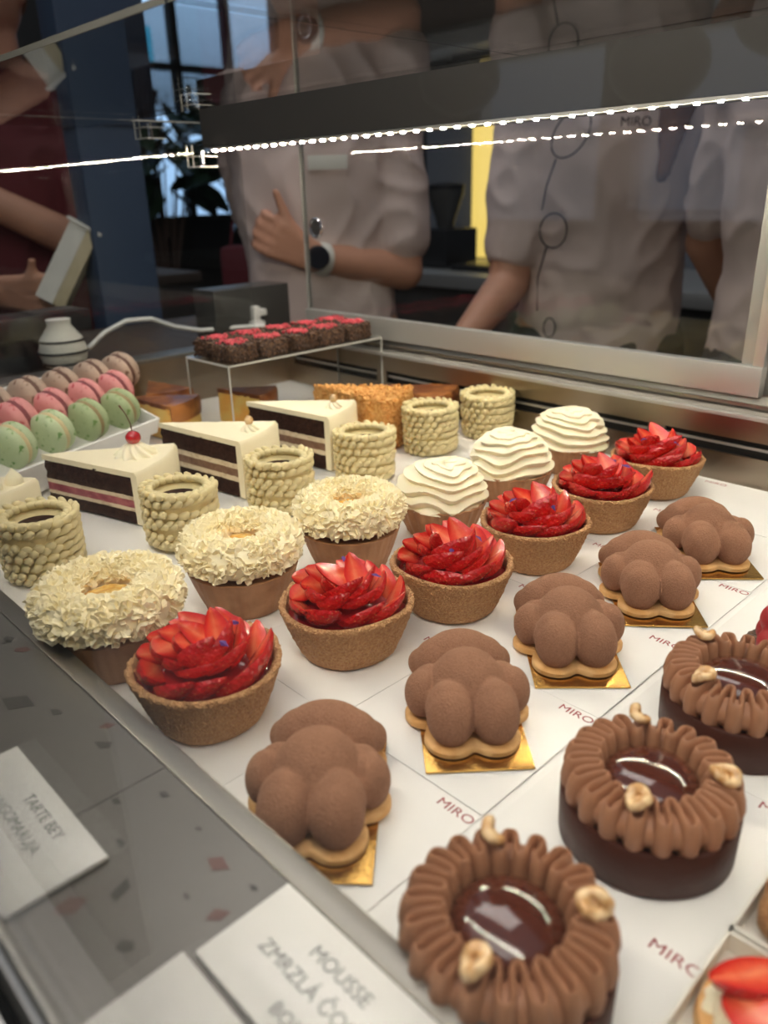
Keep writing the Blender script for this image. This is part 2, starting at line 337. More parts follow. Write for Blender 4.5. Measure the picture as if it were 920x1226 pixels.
# rear wall with slots
b = MB(); segs = [(-.94, -.93)]
xs = [-.935]
while xs[-1] < .4: xs.append(xs[-1] + .195)
b.box(-.94, .5, .705, .708, -.01, .027); b.box(-.94, .5, .705, .708, .042, .064)
for x in xs: b.box(x - .009, x + .009, .705, .708, .027, .042)
cpart('rear_wall', b, M['steel_brown'], False)
b = MB(); b.box(-.94, .5, .712, .74, -.01, .064); cpart('air_duct', b, M['dark'], False)
b = MB(); b.box(-.94, .5, .7085, .7105, .0335, .036); cpart('duct_rod', b, M['alu'], False)
b = MB(); b.box(-.94, .5, .700, .706, .0625, .0665, bev=.001); cpart('rear_lip', b, M['alu'])
b = MB(); b.add([(-.94, .706, .065), (.5, .706, .065), (.5, .716, .072), (-.94, .716, .072), (.5, .720, .080), (-.94, .720, .080)], [(0, 1, 2, 3), (3, 2, 4, 5)]); b.box(-.94, .5, .720, .722, .06, .080)
b.box(-.94, .5, .711, .7135, .0715, .0745); cpart('door_track', b, M['steel'], False)
# end wall
b = MB(); b.box(-.945, -.940, .04, .708, -.02, .062); cpart('end_wall', b, M['steel_brown'], False)
b = MB(); b.box(-.975, -.937, .04, .74, .062, .067, bev=.001); cpart('end_sill', b, M['steel'])
b = MB(); b.box(-.960, -.954, .04, .66, .067, .345); cpart('end_glass', b, M['glass'], False)
b = MB(); b.box(-.9605, -.9535, .04, .66, .345, .3465); cpart('end_glass_edge', b, M['edge'], False)
# upper beam
b = MB(); b.box(-.95, .5, .600, .66, .316, .3635); b.box(-.95, .5, .602, .66, .3635, .365); b.box(-.95, .5, .6, .66, .365, .393)
cpart('upper_beam', b, M['beam'], False)
b = MB(); b.box(-.78, .5, .66, .70, .38, .95); cpart('upper_back_panel', b, M['wood'], False)
# front glass channel and ledge
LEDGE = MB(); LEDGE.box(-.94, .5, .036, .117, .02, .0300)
b = MB(); b.box(-.94, .5, .117, .128, .016, .0310, bev=.0012); b.box(-.94, .5, .122, .128, -.001, .016); cpart('front_lip', b, M['steel'])
b = MB(); b.box(-.94, .5, .034, .0362, .01, .0312, bev=.0008); b.box(-.94, .5, .022, .0245, .01, .0300, bev=.0008); cpart('glass_channel', b, M['alu'])
b = MB(); b.box(-.94, .5, .0, .0218, -.02, .022, bev=.002); cpart('front_rail', b, M['steel'])
b = MB(); b.box(-.94, .5, .0245, .034, -.02, .004); cpart('channel_gap', b, M['dark'], False)
r = random.Random(4); chips = MB()  # chips put the speckled floor's reflection in the front glass onto the ledge
mirrored_chips = [(-.185, .092, .007, 1.2, 0), (-.252, .108, .004, .3, 1), (-.272, .119, .005, 2., 0), (-.205, .104, .008, .2, 0), (-.219, .072, .008, 2.4, 1), (-.226, .056, .008, 1.1, 0), (-.240, .056, .007, .4, 1), (-.24, .083, .004, 0, 1), (-.2, .088, .003, 0, 1), (-.30, .105, .007, .2, 1), (-.312, .112, .006, 1., 0), (-.36, .09, .014, .4, 1), (-.34, .1, .006, .4, 1), (-.41, .11, .006, .7, 0), (-.197, .063, .006, .5, 1), (-.225, .108, .003, .5, 1), (-.186, .107, .003, .3, 1), (-.262, .092, .0035, .3, 1)]
for k in range(60): mirrored_chips.append((r.uniform(-.92, -.37) if k % 2 else r.uniform(-.1, .4), r.uniform(.042, .112), r.uniform(.002, .008), r.random() * 3, k % 2))
for (x, y, s_, a, c) in mirrored_chips:
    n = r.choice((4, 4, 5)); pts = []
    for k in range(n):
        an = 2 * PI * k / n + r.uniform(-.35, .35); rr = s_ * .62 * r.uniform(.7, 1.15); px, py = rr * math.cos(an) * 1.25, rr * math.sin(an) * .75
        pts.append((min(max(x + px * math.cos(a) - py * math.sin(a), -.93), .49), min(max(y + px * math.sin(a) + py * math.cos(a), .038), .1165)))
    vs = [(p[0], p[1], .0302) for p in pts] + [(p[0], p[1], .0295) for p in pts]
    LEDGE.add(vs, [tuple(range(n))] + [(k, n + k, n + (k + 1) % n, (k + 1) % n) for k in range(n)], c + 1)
cpart('front_ledge', LEDGE, [M['mirrored_floor'], M['mirrored_chip_red'], M['mirrored_chip_dark']], False)
b = MB(); b.box(-.2665, -.266, .037, .117, .0295, .03015); cpart('ledge_seam', b, M['dark'], False)
# glass: front pane, two shelf panels
b = MB(); b.box(-.94, .45, .0275, .0315, .006, .60); tag(obj('front_glass', b, M['glass'], None, False), 'tall clear front pane of the case nearest the viewer', 'glass pane')
for x0, x1, lb in ((-.93, -.333, 'clear glass upper shelf panel, left of the seam'), (-.331, .45, 'clear glass upper shelf panel, right of the seam')):
    t = thing('glass_shelf', lb, 'glass shelf', ((x0 + x1) / 2, .325, .334)); h = (x1 - x0) / 2
    b = MB(); b.box(-h, h, -.125, .115, 0, .003); obj('pane', b, M['glass'], t, False)
    b = MB(); b.box(-h, h, -.1256, -.125, 0, .003); obj('polished_edge', b, M['edge_dark'], t, False)
# clamps at the glass corner
for (x, y, z, lb) in ((-.962, .535, .330, 'clear acrylic clamp on the end glass top edge'), (-.945, .585, .372, 'clear acrylic clamp resting above the beam end'), (-.93, .585, .297, 'clear acrylic clamp below the beam end')):
    t = thing('glass_clamp', lb, 'clamp', (x, y, z)); b = MB()
    b.box(-.013, .013, -.013, .013, -.004, .022, bev=.0015); obj('block', b, M['acrylic'], t)
    b = MB()
    for k in (0, 1):
        b.box(-.0135, .0135, -.0135, -.0128, -.004 + k * .012, -.003 + k * .012)
        b.box(.0128, .0135, -.0135, .0135, -.004 + k * .012, -.003 + k * .012)
        b.box(-.0135 + k * .013, -.0125 + k * .013, -.0136, -.0128, -.004, .022)
    obj('clamp_edge', b, M['edge'], t, False)
    b = MB(); b.lathe([(.003, -.004), (.003, .014)], 12); obj('screw', b, M['chrome'], t)
# LED strips
def led_strip(label, x0, x1, y, z, n, pitch):
    t = thing('led_strip', label, 'light strip', (0, y, z), 0)
    b = MB(); b.box(x0 - .004, x1 + .004, -.005, .005, 0, .0025); obj('strip_profile', b, M['alu'], t, False)
    ch = MB(); ch.box(-.0014, .0014, -.0014, .0014, -.0012, -.0001); me = ch.mesh('led', M['led'], False)
    x = x0
    for k in range(n):
        o = bpy.data.objects.new('led', me); C.objects.link(o); o.parent = t; o.location = (x, 0, 0); x += pitch
led_strip('warm white LED strip under the upper beam at the back', -.926, .45, .603, .3130, 78, .0175)
led_strip('warm white LED strip high along the front glass of the case', -.90, .44, .050, .4700, 78, .0172)
# sliding doors
def door(label, x0, x1, y, post):
    t = thing('sliding_door', label, 'sliding door', ((x0 + x1) / 2, y, .08)); h = (x1 - x0) / 2
    b = MB(); b.box(-h, h, -.008, .004, .0, .027, bev=.0012); obj('bottom_rail', b, M['alu'], t)
    b = MB(); b.box(-h + .004, h - .004, -.002, .002, .027, .30); obj('glass_panel', b, M['glass'], t, False)
    b = MB(); b.box(-h, -h + .004, -.003, .003, .027, .30); obj('edge_trim', b, M['alu'], t, False)
    if post: b = MB(); b.box(h - .010, h, -.006, .004, .027, .30, bev=.001); b.box(h - .022, h - .012, -.0, .006, .027, .30); obj('frame_post', b, M['alu'], t)
    b = MB(); b.tube([(-h + .030 + .0115 * math.cos(a), -.0045, .136 + .0115 * math.sin(a)) for a in [2 * PI * k / 32 for k in range(32)]], .0022, 8, True)
    p = obj('finger_pull', b, M['chrome'], t); b = MB(); mt = Matrix.Translation((-h + .030, -.003, .136)) @ Matrix.Rotation(PI / 2, 4, 'X'); b.lathe([(.0105, -.001), (.0105, .002)], 32, mtx=mt); obj('pull_disc', b, M['black'], p)
door('glass sliding door with aluminium rail in front of the staff', -.905, -.262, .722, True)
door('second glass sliding door at the right edge behind the frame post', -.285, .40, .737, False)

# ------------------------------------------------------------------ paper liners
rows = [.167, .2645, .361, .457, .553, .65]
rn = ['nearest', 'second', 'third', 'fourth', 'fifth', 'farthest']
cols = [(-.2190, 'white paper square lining the shelf under the %s bear mousse', -.019, .0), (-.3190, 'white paper square lining the shelf under the %s strawberry tart', -.019, .0), (-.1140, 'white paper square lining the shelf in the chocolate ring tart row, %s from the front', -.010, 0.)]
logo = text_mesh('MIRO', .0072, .00008)
wdt = max(v.co.x for v in logo.vertices)
for v in logo.vertices: v.co.x *= .0205 / wdt
logo.materials.clear(); logo.materials.append(M['red_ink'])
bs = MB(); bs.box(-.05, .05, -.0487, .0487, 0, .0003); sheet = bs.mesh('paper_sheet', M['paper'], False)
for ci, (cx, lb, dx, dy) in enumerate(cols):
    for ri, y in enumerate(rows):
        t = thing('paper_sheet', lb % rn[ri], 'paper', (cx, y + .0, -.0002 + .00035 * ((ri + ci) % 3)), rnd.uniform(-.008, .008), 'printed paper squares lining the shelf')
        obj('sheet', sheet, None, t)
        obj('printed_logo', logo, None, t, loc=(.029, .0415 + (rnd.random() - .5) * .002, .0003))
# ------------------------------------------------------------------ price cards on the ledge
def price_card(label, x, y, w_, d_, lines):
    t = thing('price_card', label, 'price card', (x, y, .0303), 0, 'price cards on the front ledge')
    b = MB(); b.box(0, w_, 0, d_, 0, .0022, bev=.0008); obj('card', b, M['tag'], t)
    for (s_, tx, ty, sz) in lines:
        me = text_mesh(s_, sz, .00005); me.materials.clear(); me.materials.append(M['black_ink']); obj('lettering', me, None, t, loc=(tx, ty, .0023))
price_card('white price card reading MOUSSE on the ledge near the bottom centre', -.177, .0775, .09, .0385, [('MOUSSE', .027, .0255, .0072), ('ZMRZLÁ ČOKO', .013, .0155, .0072), ('BOX', .033, .005, .0065)])
price_card('white price card cut off by the bottom edge left of centre', -.180, .0375, .09, .0375, [('Ó', .03, .024, .007), ('COCO', .042, .012, .007)])
price_card('white price card farthest to the left on the ledge', -.325, .0375, .09, .0385, [('TARTE BEY', .036, .027, .0066), ('MANGOMARUJA', .020, .0175, .0066), ('BOX', .03, .006, .0065)])

# ------------------------------------------------------------------ strawberry tarts
def slice_mesh(L, W, T, seed):
    b = MB(); core = []
    nu, nv = 16, 9
    def wd(u): return W * (math.sin(PI * min(1, (u * .86 + .10))) ** .75) * (1 - .35 * u)
    top = []; 
    vs = []; fs = []; at = []
    for i in range(nu):
        u = i / (nu - 1); ww = wd(u) if 0 < i < nu - 1 else .0003
        if i == 0: ww = W * .35
        bend = .10 * L * (u - .5) ** 2
        for j in range(nv):
            a = PI * j / (nv - 1); x = (u - .45) * L; y = ww * math.cos(a); z = -T * math.sin(a) * min(1, ww / W * 1.2) + bend
            vs.append((x, y, z)); at.append(1.)
    n0 = len(vs)
    fs = [(i * nv + j, i * nv + j + 1, (i + 1) * nv + j + 1, (i + 1) * nv + j) for i in range(nu - 1) for j in range(nv - 1)]
    b.add(vs, fs, 0)
    ns = 7; vs = []
    for i in range(nu):
        u = i / (nu - 1); ww = wd(u) if 0 < i < nu - 1 else .0003
        if i == 0: ww = W * .35
        bend = .10 * L * (u - .5) ** 2
        for j in range(ns):
            s_ = 1 - 2 * j / (ns - 1); vs.append(((u - .45) * L, ww * s_, bend + .0004 * (1 - s_ * s_))); at.append(abs(s_) * .75 + .35 * max(0, u - .5))
    b.add(vs, [(i * ns + j, (i + 1) * ns + j, (i + 1) * ns + j + 1, i * ns + j + 1) for i in range(nu - 1) for j in range(ns - 1)], 1)
    e = len(b.v); b.add([((0 - .45) * L, 0, -T * .25)], []); at.append(.3)
    b.f += [tuple([e, j, j + 1]) for j in range(nv - 1)]; b.mi += [1] * (nv - 1)
    b.attr = at; return b.mesh('strawberry_slice', [M['berry'], M['flesh']])
SL = [slice_mesh(.036, .0102, .0075, 1), slice_mesh(.030, .0092, .0062, 2), slice_mesh(.032, .0106, .0080, 3)]
prof = [(.0001, 0), (.018, 0), (.0255, 0), (.0275, .0012)] + [(.0275 + .0115 * (k / 22) ** .85, .0012 + .0318 * k / 22) for k in range(1, 23)] + [(.0393, .0345), (.0387, .0357), (.0372, .0362), (.0358, .0355), (.0350, .0335), (.0345, .030), (.034, .027), (.02, .026), (.0001, .026)]
def crust_fn(t, r, z):
    wv = 1 + .012 * math.sin(3 * t + 1) + .010 * math.sin(5 * t)
    p = Vector((r * math.cos(t), r * math.sin(t), z)); k = (.0010 * nz(p, 380) + .0013 * abs(nz(p, 760, 3))) if r > .02 else 0
    zz = z + (.0010 * math.sin(2 * t + .5) * (z / .036) if z > .01 else 0)
    return (p.x * wv + k * math.cos(t), p.y * wv + k * math.sin(t), zz + k * .7)
b = MB(); b.lathe(prof, 260, crust_fn, cap0=False, cap1=False); CRUST = b.mesh('crust', M['crust'])
b = MB(); b.lathe([(.0348, .0285), (.030, .031), (.018, .034), (.001, .035)], 48, cap0=False); JELLY = b.mesh('glaze', M['jelly'])
b = MB(); b.add([(0, 0, 0), (.004, .0015, .001), (.008, 0, .0005), (.004, -.0018, .0012), (.004, 0, .0022)], [(0, 1, 4), (1, 2, 4), (2, 3, 4), (3, 0, 4), (0, 3, 2, 1)]); PETAL = b.mesh('petal', M['petal'])
def strawberry_tart(label, loc, seed):
    r = random.Random(seed); t = thing('strawberry_tart', label, 'tart', loc, seed * 1.3, 'strawberry tarts in a row'); t.scale = (1.02, 1.02, .95)
    obj('crust', CRUST, None, t); obj('glaze', JELLY, None, t)
    for n, rad, z, tilt, out, off in ((10, .0270, .0395, .30, .30, 0), (8, .0175, .0450, .45, .22, .3), (5, .0085, .0490, .8, .3, .2)):
        for k in range(n):
            a = 2 * PI * k / n + off + r.uniform(-.12, .12)
            rd = Vector((math.cos(a), math.sin(a), 0)); tg = Vector((-math.sin(a), math.cos(a), 0)); up = Vector((0, 0, 1))
            L = (tg * .95 + rd * (out + r.uniform(-.15, .15)) + up * (tilt + r.uniform(-.15, .28))).normalized()
            nrm = (-rd * (.80 + r.uniform(-.3, .2)) + up * (.85 + r.uniform(-.2, .35))); nrm = -nrm if False else nrm; nrm = (nrm - L * nrm.dot(L)).normalized(); y = nrm.cross(L)
            m = Matrix(((L.x, y.x, nrm.x), (L.y, y.y, nrm.y), (L.z, y.z, nrm.z))).to_4x4(); sc = r.uniform(.82, 1.08)
            o = obj('strawberry_slice', r.choice(SL), None, t)
            o.matrix_local = Matrix.Translation(rd * rad * r.uniform(.93, 1.05) + up * (z - .002 + r.uniform(-.001, .0018))) @ m @ Matrix.Scale(sc, 4)
    for k in range(3):
        a = r.random() * 6.28; o = obj('petal', PETAL, None, t, loc=(.014 * math.cos(a), .014 * math.sin(a), .0535), rot=(r.random(), r.random(), a))
stpos = [(-.321, .172), (-.317, .268), (-.306, .351), (-.307, .445), (-.310, .540), (-.313, .638)]
nm = ['nearest strawberry tart, large in front of the shaved white tart', 'second strawberry tart, between the nearest one and the middle of the row', 'third strawberry tart counting from the front ledge', 'fourth strawberry tart counting from the front ledge', 'fifth strawberry tart, next to last before the rear wall', 'farthest strawberry tart by the slotted rear wall']
for i, (x, y) in enumerate(stpos): strawberry_tart(nm[i], (x, y, .0008), i + 1)

# ------------------------------------------------------------------ smooth shells
def fluted_shell(r0, r1, h, nf, amp, name='shell', m='shell'):
    pr = [(.0001, 0), (r0, 0), (r0 + .001, .001)] + [(r0 + (r1 - r0) * (k / 10) ** .8, .001 + (h - .001) * k / 10) for k in range(1, 11)] + [(r1 - .0018, h + .0003), (r1 - .003, h - .002), (.0001, h - .003)]
    b = MB(); b.lathe(pr, 180, lambda t, r, z: ((r * (1 + amp * math.cos(nf * t) * (r > .02))) * math.cos(t), (r * (1 + amp * math.cos(nf * t) * (r > .02))) * math.sin(t), z), cap0=False, cap1=False)
    return b.mesh(name, M[m])
SH1 = fluted_shell(.0265, .0375, .030, 36, .006); SH2 = fluted_shell(.0265, .0375, .024, 22, .022)
# shaved white ring tart
def fluff_mesh(seed):
    r = random.Random(seed); b = MB(); R0, rx, rz, zc = .0285, .0138, .0145, .0455
    def surf(t, v, k=1.): return Vector(((R0 + rx * k * math.cos(v)) * math.cos(t), (R0 + rx * k * math.cos(v)) * math.sin(t), zc + rz * k * math.sin(v)))
    def gf(u, v):
        p = surf(2 * PI * u, 2 * PI * v, .86 + .08 * nz((math.cos(2 * PI * u) * 5, math.sin(2 * PI * u) * 5, math.sin(2 * PI * v) * 2), 1.5)); return tuple(p)
    b.grid(gf, 72, 18, True, True)
    for k in range(1150):
        t = r.random() * 2 * PI; v = r.uniform(-.85, PI * .93); p = surf(t, v, .80); n = (surf(t, v, 1.3) - p).normalized()
        q = (n + Vector((r.gauss(0, .5), r.gauss(0, .5), r.gauss(0, .4) + .3))).normalized(); s_ = q.cross(Vector((r.gauss(0, 1), r.gauss(0, 1), r.gauss(0, 1)))).normalized(); c_ = q.cross(s_)
        L = r.uniform(.0030, .0052); W = r.uniform(.0020, .0038); cv = r.uniform(-.6, .6); vs = []
        for i, (hh, ww, th) in enumerate(((0, .7, .0007), (.55, 1., .0005), (1., .8, .00015))):
            for j, s2 in enumerate((-1, 0, 1)):
                jit = r.uniform(-.12, .18) if i == 2 else 0
                base = p + q * L * (hh + jit) + s_ * W * ww * s2 + c_ * (cv * W * (s2 * s2) + cv * L * .35 * hh * hh); vs.append(base + c_ * th); vs.append(base - c_ * th)
        fs = []
        for i in range(2):
            for j in range(2):
                a = (i * 3 + j) * 2; d = a + 2; e = a + 6; g = a + 8; fs += [(a, d, g, e), (a + 1, e + 1, g + 1, d + 1)]
            a = i * 6; fs += [(a, a + 6, a + 7, a + 1), (a + 4, a + 5, a + 11, a + 10)]
        fs += [(12, 14, 15, 13), (14, 16, 17, 15)]
        b.add(vs, fs)
    return b.mesh('cream_ring', M['cream_fluff'])
b = MB(); b.lathe([(.0170, .034), (.0150, .0445), (.009, .0470), (.0005, .0475)], 40, lambda t, r, z: (r * math.cos(t), r * math.sin(t), z + .0012 * nz((r * math.cos(t), r * math.sin(t), 0), 260)), cap0=False); PASS = b.mesh('fruit_centre', M['passion'])
fl = [fluff_mesh(1), fluff_mesh(2), fluff_mesh(3)]
for i, (x, y, lb) in enumerate(((-.408, .162, 'shaved white cream tart with orange centre beside the front ledge'), (-.413, .259, 'middle of the three shaved white cream tarts with orange centres'), (-.407, .351, 'farthest of the shaved white cream tarts, before a piped pistachio column'))):
    t = thing('cream_tart', lb, 'tart', (x, y, 0), i * 1.1, 'shaved white cream ring tarts')
    obj('shell', SH1, None, t); obj('cream_ring', fl[i], None, t, rot=(0, 0, 0)).scale = ((1.03, .97, .97)[i],) * 2 + (.95,); obj('fruit_centre', PASS, None, t)
# swirled cream tarts
def swirl(seed, mode):
    b = MB(); N, K = 160, 70
    def f(u, v):
        t = 2 * PI * u; ph = v * PI / 2
        lay = (v * 6.2 + u * (2 if mode != 1 else -2) + .55 * nz((math.cos(t) * 1.6, math.sin(t) * 1.6, v * 2.2), 1, seed * 5) + .10 * math.sin(5 * t + seed)) % 1.0
        saw = (1 - lay) ** .8 * min(1., lay * 7)
        k = .86 + .16 * saw * (1 - .25 * v) + .03 * math.sin(3 * t + 7 * v + seed) * (1 - v)
        r = .0385 * math.cos(ph) ** .66 * k if v < 1 else 0; z = .0225 + .0300 * math.sin(ph) ** .95 + .0040 * (saw - .4) * (1 - v * .8)
        lean = .004 * v * v
        return (r * math.cos(t) + lean, r * math.sin(t) - lean, z + .0012 * math.sin(2 * t + seed))
    b.grid(f, N, K, True, False); return b.mesh('cream_swirl', M['cream'])
for i, (x, y, lb) in enumerate(((-.399, .443, 'swirled cream tart nearest the strawberry tarts middle'), (-.403, .541, 'swirled cream tart in the middle of its row of three'), (-.408, .642, 'farthest swirled cream tart by the rear wall'))):
    t = thing('cream_swirl_tart', lb, 'tart', (x, y, 0), i * 2.1 + .4, 'swirled cream tarts'); t.scale = (1, 1, 1.13); obj('shell', SH2, None, t); obj('cream_swirl', swirl(i, i), None, t)
# ------------------------------------------------------------------ piped pistachio columns
def braid(seed, h, rb, rt):
    r = random.Random(seed); b = MB(); n = 21; rowsn = 8
    b.lathe([(rb - .002, .0005), (rb - .001, .002), (rt - .0015, h * .93), (rt - .005, h * .93), (rt - .009, h * .88), (rt - .0135, h * .84)], 48, cap0=True, cap1=False)
    for j in range(rowsn):
        z = h * (.05 + .93 * j / (rowsn - 1)); R0 = rb + (rt - rb) * j / (rowsn - 1)
        for k in range(n):
            a = 2 * PI * (k + .5 * (j % 2)) / n + r.uniform(-.03, .03); sl = .46 + r.uniform(-.18, .18)
            d = Vector((-math.sin(a) * math.cos(sl), math.cos(a) * math.cos(sl), math.sin(sl))); nr = Vector((math.cos(a), math.sin(a), 0))
            L = .0066 * r.uniform(.88, 1.15); W = .0037 * r.uniform(.88, 1.12); z = z + r.uniform(-.0006, .0006); c_ = d.cross(nr)
            m = Matrix(((d.x, c_.x, nr.x, nr.x * (R0 + r.uniform(-.0005, .0006))), (d.y, c_.y, nr.y, nr.y * R0), (d.z, c_.z, nr.z, z), (0, 0, 0, 1)))
            tmp = MB(); tmp.ball((0, 0, 0), (L, W, W * .95), 9, 7)
            vs = []
            for v in tmp.v:
                f_ = 1 - .6 * max(0, -v[0] / L) - .05; vs.append((v[0], v[1] * f_, v[2] * f_ + .0022 * (v[0] / L)))
            b.add(vs, tmp.f, 0, m)
    for k in range(22):
        a = 2 * PI * k / 22; nr = Vector((math.cos(a), math.sin(a), 0)); d = (Vector((-math.sin(a), math.cos(a), 0)) * .8 - nr * .5 + Vector((0, 0, .15))).normalized(); up = Vector((0, 0, 1)); c_ = up.cross(d)
        m = Matrix(((d.x, c_.x, 0, nr.x * (rt - .005)), (d.y, c_.y, 0, nr.y * (rt - .005)), (d.z, c_.z, 1, h + .0), (0, 0, 0, 1))); b.ball((0, 0, 0), (.0068, .0036, .0034), 9, 7, m)
    return b.mesh('piped_coat', M['pistachio'])
BR = [braid(1, .0470, .0285, .0295), braid(2, .0470, .0280, .0300)]
b = MB(); b.lathe([(.0175, .0385), (.017, .0405), (.0005, .0412)], 32); BT = b.mesh('chocolate_core', M['sponge'])
bl = ['piped pistachio cream column at the left edge beside the front ledge', 'piped pistachio cream column in front of the second layered cake slice', 'piped pistachio cream column in front of the nut-topped slices, third from the ledge', 'piped pistachio cream column in front of the orange crumb cake', 'piped pistachio cream column behind the nearest swirled cream tart', 'farthest piped pistachio cream column beside the golden cheesecake']
for i, (x, y) in enumerate([(-.562, .181), (-.535, .282), (-.533, .381), (-.536, .485), (-.549, .594), (-.540, .679)]):
    t = thing('pistachio_column', bl[i], 'cake', (x, y, 0), i * .9, 'piped pistachio cream columns'); t.scale = (.92, .92, .97); t.rotation_euler = (rnd.uniform(-.025, .025), rnd.uniform(-.0, .03), i * .9); t.location.z = .0007
    obj('piped_coat', BR[i % 2], None, t); obj('chocolate_core', BT, None, t)

# ------------------------------------------------------------------ bear mousses
b = MB()
b.ball((0, -.002, .0185), (.0222, .0230, .0185), 28, 18)
b.ball((0, -.002, .0225), (.0195, .0205, .0165), 28, 18)
for s_ in (-1, 1):
    b.ball((s_ * .0116, -.0250, .0170), (.0130, .0140, .0150), 24, 16)
    b.ball((s_ * .0115, -.0205, .0180), (.0132, .0140, .0150), 24, 16)
    b.ball((s_ * .0250, -.0030, .0165), (.0096, .0120, .0125), 24, 16)
    b.ball((s_ * .0195, .0040, .0170), (.0110, .0110, .0110), 24, 16)
    b.ball((s_ * .0215, .0310, .0135), (.0090, .0085, .0085), 20, 14)
    b.ball((s_ * .0120, .0280, .0160), (.0150, .0135, .0135), 24, 16)
b.ball((0, .0290, .0180), (.0225, .0150, .0155), 28, 18)
def bflat(co, n):
    d = Vector((0, 0, 0))
    if co.z < .0055: d.z = .0055 - co.z
    return d
BEAR = fuse(b, .0009, 11, bflat); BEAR.materials.append(M['mousse'])
circ = [(0, -.004, .025), (.0125, -.0275, .0155), (-.0125, -.0275, .0155), (.0250, -.004, .0128), (-.0250, -.004, .0128), (.0215, .026, .012), (-.0215, .026, .012), (0, .029, .0185), (.012, .028, .0165), (-.012, .028, .0165)]
def outline(scale, n=150):
    pts = []
    for k in range(n):
        a = 2 * PI * k / n; d = Vector((math.cos(a), math.sin(a))); best = 0
        for (cx, cy, cr) in circ:
            c = Vector((cx, cy)); bq = c.dot(d); disc = bq * bq - c.length_squared + (cr * scale) ** 2
            if disc > 0: best = max(best, bq + disc ** .5)
        pts.append(d * best)
    sm = [(pts[i - 1] + pts[i] * 2 + pts[(i + 1) % n]) / 4 for i in range(n)]; return sm
ol = outline(1.02); b = MB(); n = len(ol); lv = [(0.94, 0), (1, .0008), (1.0, .0032), (.97, .0042)]
vs = [(p.x * s_, p.y * s_, z) for s_, z in lv for p in ol]; fs = [(l * n + k, l * n + (k + 1) % n, (l + 1) * n + (k + 1) % n, (l + 1) * n + k) for l in range(3) for k in range(n)]
fs += [tuple(reversed(range(n))), tuple(3 * n + k for k in range(n))]; b.add(vs, fs); COOK = b.mesh('cookie_base', M['cookie'])
b = MB(); b.box(-.0265, .0265, -.045, .045, 0, .0011, bev=.0003); BOARD = b.mesh('gold_board', M['gold'])
bp = [(-.2255, .1705), (-.2205, .2670), (-.2205, .361), (-.218, .4545), (-.2195, .5425)]
bn = ['nearest bear-shaped brown mousse, partly behind the steel ledge', 'second bear-shaped brown mousse, behind the nearest one', 'third bear-shaped brown mousse, middle of the row of five', 'fourth bear-shaped brown mousse counting from the front', 'farthest bear-shaped brown mousse by the rear wall']
for i, (x, y) in enumerate(bp):
    t = thing('bear_mousse', bn[i], 'mousse cake', (x, y, .0012), math.radians((42, 48, 44, 41, 42)[i]), 'bear-shaped mousses on gold cards')
    obj('gold_board', BOARD, None, t); obj('cookie_base', COOK, None, t, loc=(-.001, .001, .0012)).scale = (.86, .90, 1); o = obj('bear', BEAR, None, t, loc=(-.001, .0, .0000)); o.scale = (.95, .98, 1.0)

# ------------------------------------------------------------------ chocolate ring tarts
b = MB(); b.lathe([(.0001, 0), (.0355, 0), (.0365, .001), (.0368, .012), (.0368, .0225), (.0360, .0235), (.0345, .0235), (.0335, .021), (.0001, .0205)], 160, lambda t, r, z: ((r + .0004 * nz((math.cos(t) * 3, math.sin(t) * 3, z * 300))) * math.cos(t), (r + .0004 * nz((math.cos(t) * 3, math.sin(t) * 3, z * 300))) * math.sin(t), z), cap0=False, cap1=False); RB = b.mesh('chocolate_shell', M['choc_dark'])
b = MB(); b.lathe([(.0205, .020), (.0205, .028), (.0190, .0325), (.0160, .0358), (.0110, .0380), (.0055, .0390), (.0001, .0393)], 72, cap0=False, cap1=False); RD = b.mesh('glossy_dome', M['choc_gloss'])
def ruffle(seed, nf=20):
    b = MB(); Rm = .0272; r = random.Random(seed); ph = [r.uniform(-.10, .10) for _ in range(nf + 1)]; am = [r.uniform(.85, 1.12) for _ in range(nf)]
    def tt(u):
        t = 2 * PI * u; return t + .05 * math.sin(3 * t + seed) 
    def body(u, v):
        t = 2 * PI * u; a = -PI * .42 + v * (PI * 1.84); co, si = math.cos(a), math.sin(a)
        rr = Rm + (.0072 if co > 0 else .0058) * co; z = .0290 + si * .0078
        return (rr * math.cos(t), rr * math.sin(t), z)
    b.grid(body, 90, 14, True, False)
    N = nf * 44; Z = [(.0205, .80, .0012), (.0245, .97, .0017), (.0300, 1.05, .0017), (.0355, 1.0, .0014), (.0395, .93, .0009), (.0412, .90, .0004)]
    am2 = [r.uniform(.88, 1.08) for _ in range(nf)]
    def path(u, A):
        t = tt(u); k = am2[int((u % 1) * nf) % nf]; c = math.cos(nf * t); rr = Rm + A * (.0078 if c > 0 else .0066) * (abs(c) ** .72) * (1 if c > 0 else -1)
        s_ = math.sin(2 * nf * t) * .56 / nf * (Rm / rr) ** .5 * k; return Vector((rr * math.cos(t + s_), rr * math.sin(t + s_), 0)), c
    vs = []
    for i in range(N):
        left, right = [], []
        for (z, A, th) in Z:
            p, c = path(i / N, A); q, _ = path((i + .6) / N, A); o_, _ = path((i - .6) / N, A); tg = (q - o_).normalized(); nn = Vector((tg.y, -tg.x, 0))
            zz = z - .0022 * max(0, c) * (z - .0205) / .02
            left.append(p + nn * th + Vector((0, 0, zz))); right.append(p - nn * th + Vector((0, 0, zz)))
        top, c = path(i / N, Z[-1][1]); vs += left + [top + Vector((0, 0, .0415 - .0022 * max(0, c)))] + right[::-1]
    m = 2 * len(Z) + 1; b.add(vs, [(i * m + j, ((i + 1) % N) * m + j, ((i + 1) % N) * m + j + 1, i * m + j + 1) for i in range(N) for j in range(m - 1)])
    return b.mesh('ruffled_cream', M['ganache'])
b = MB()
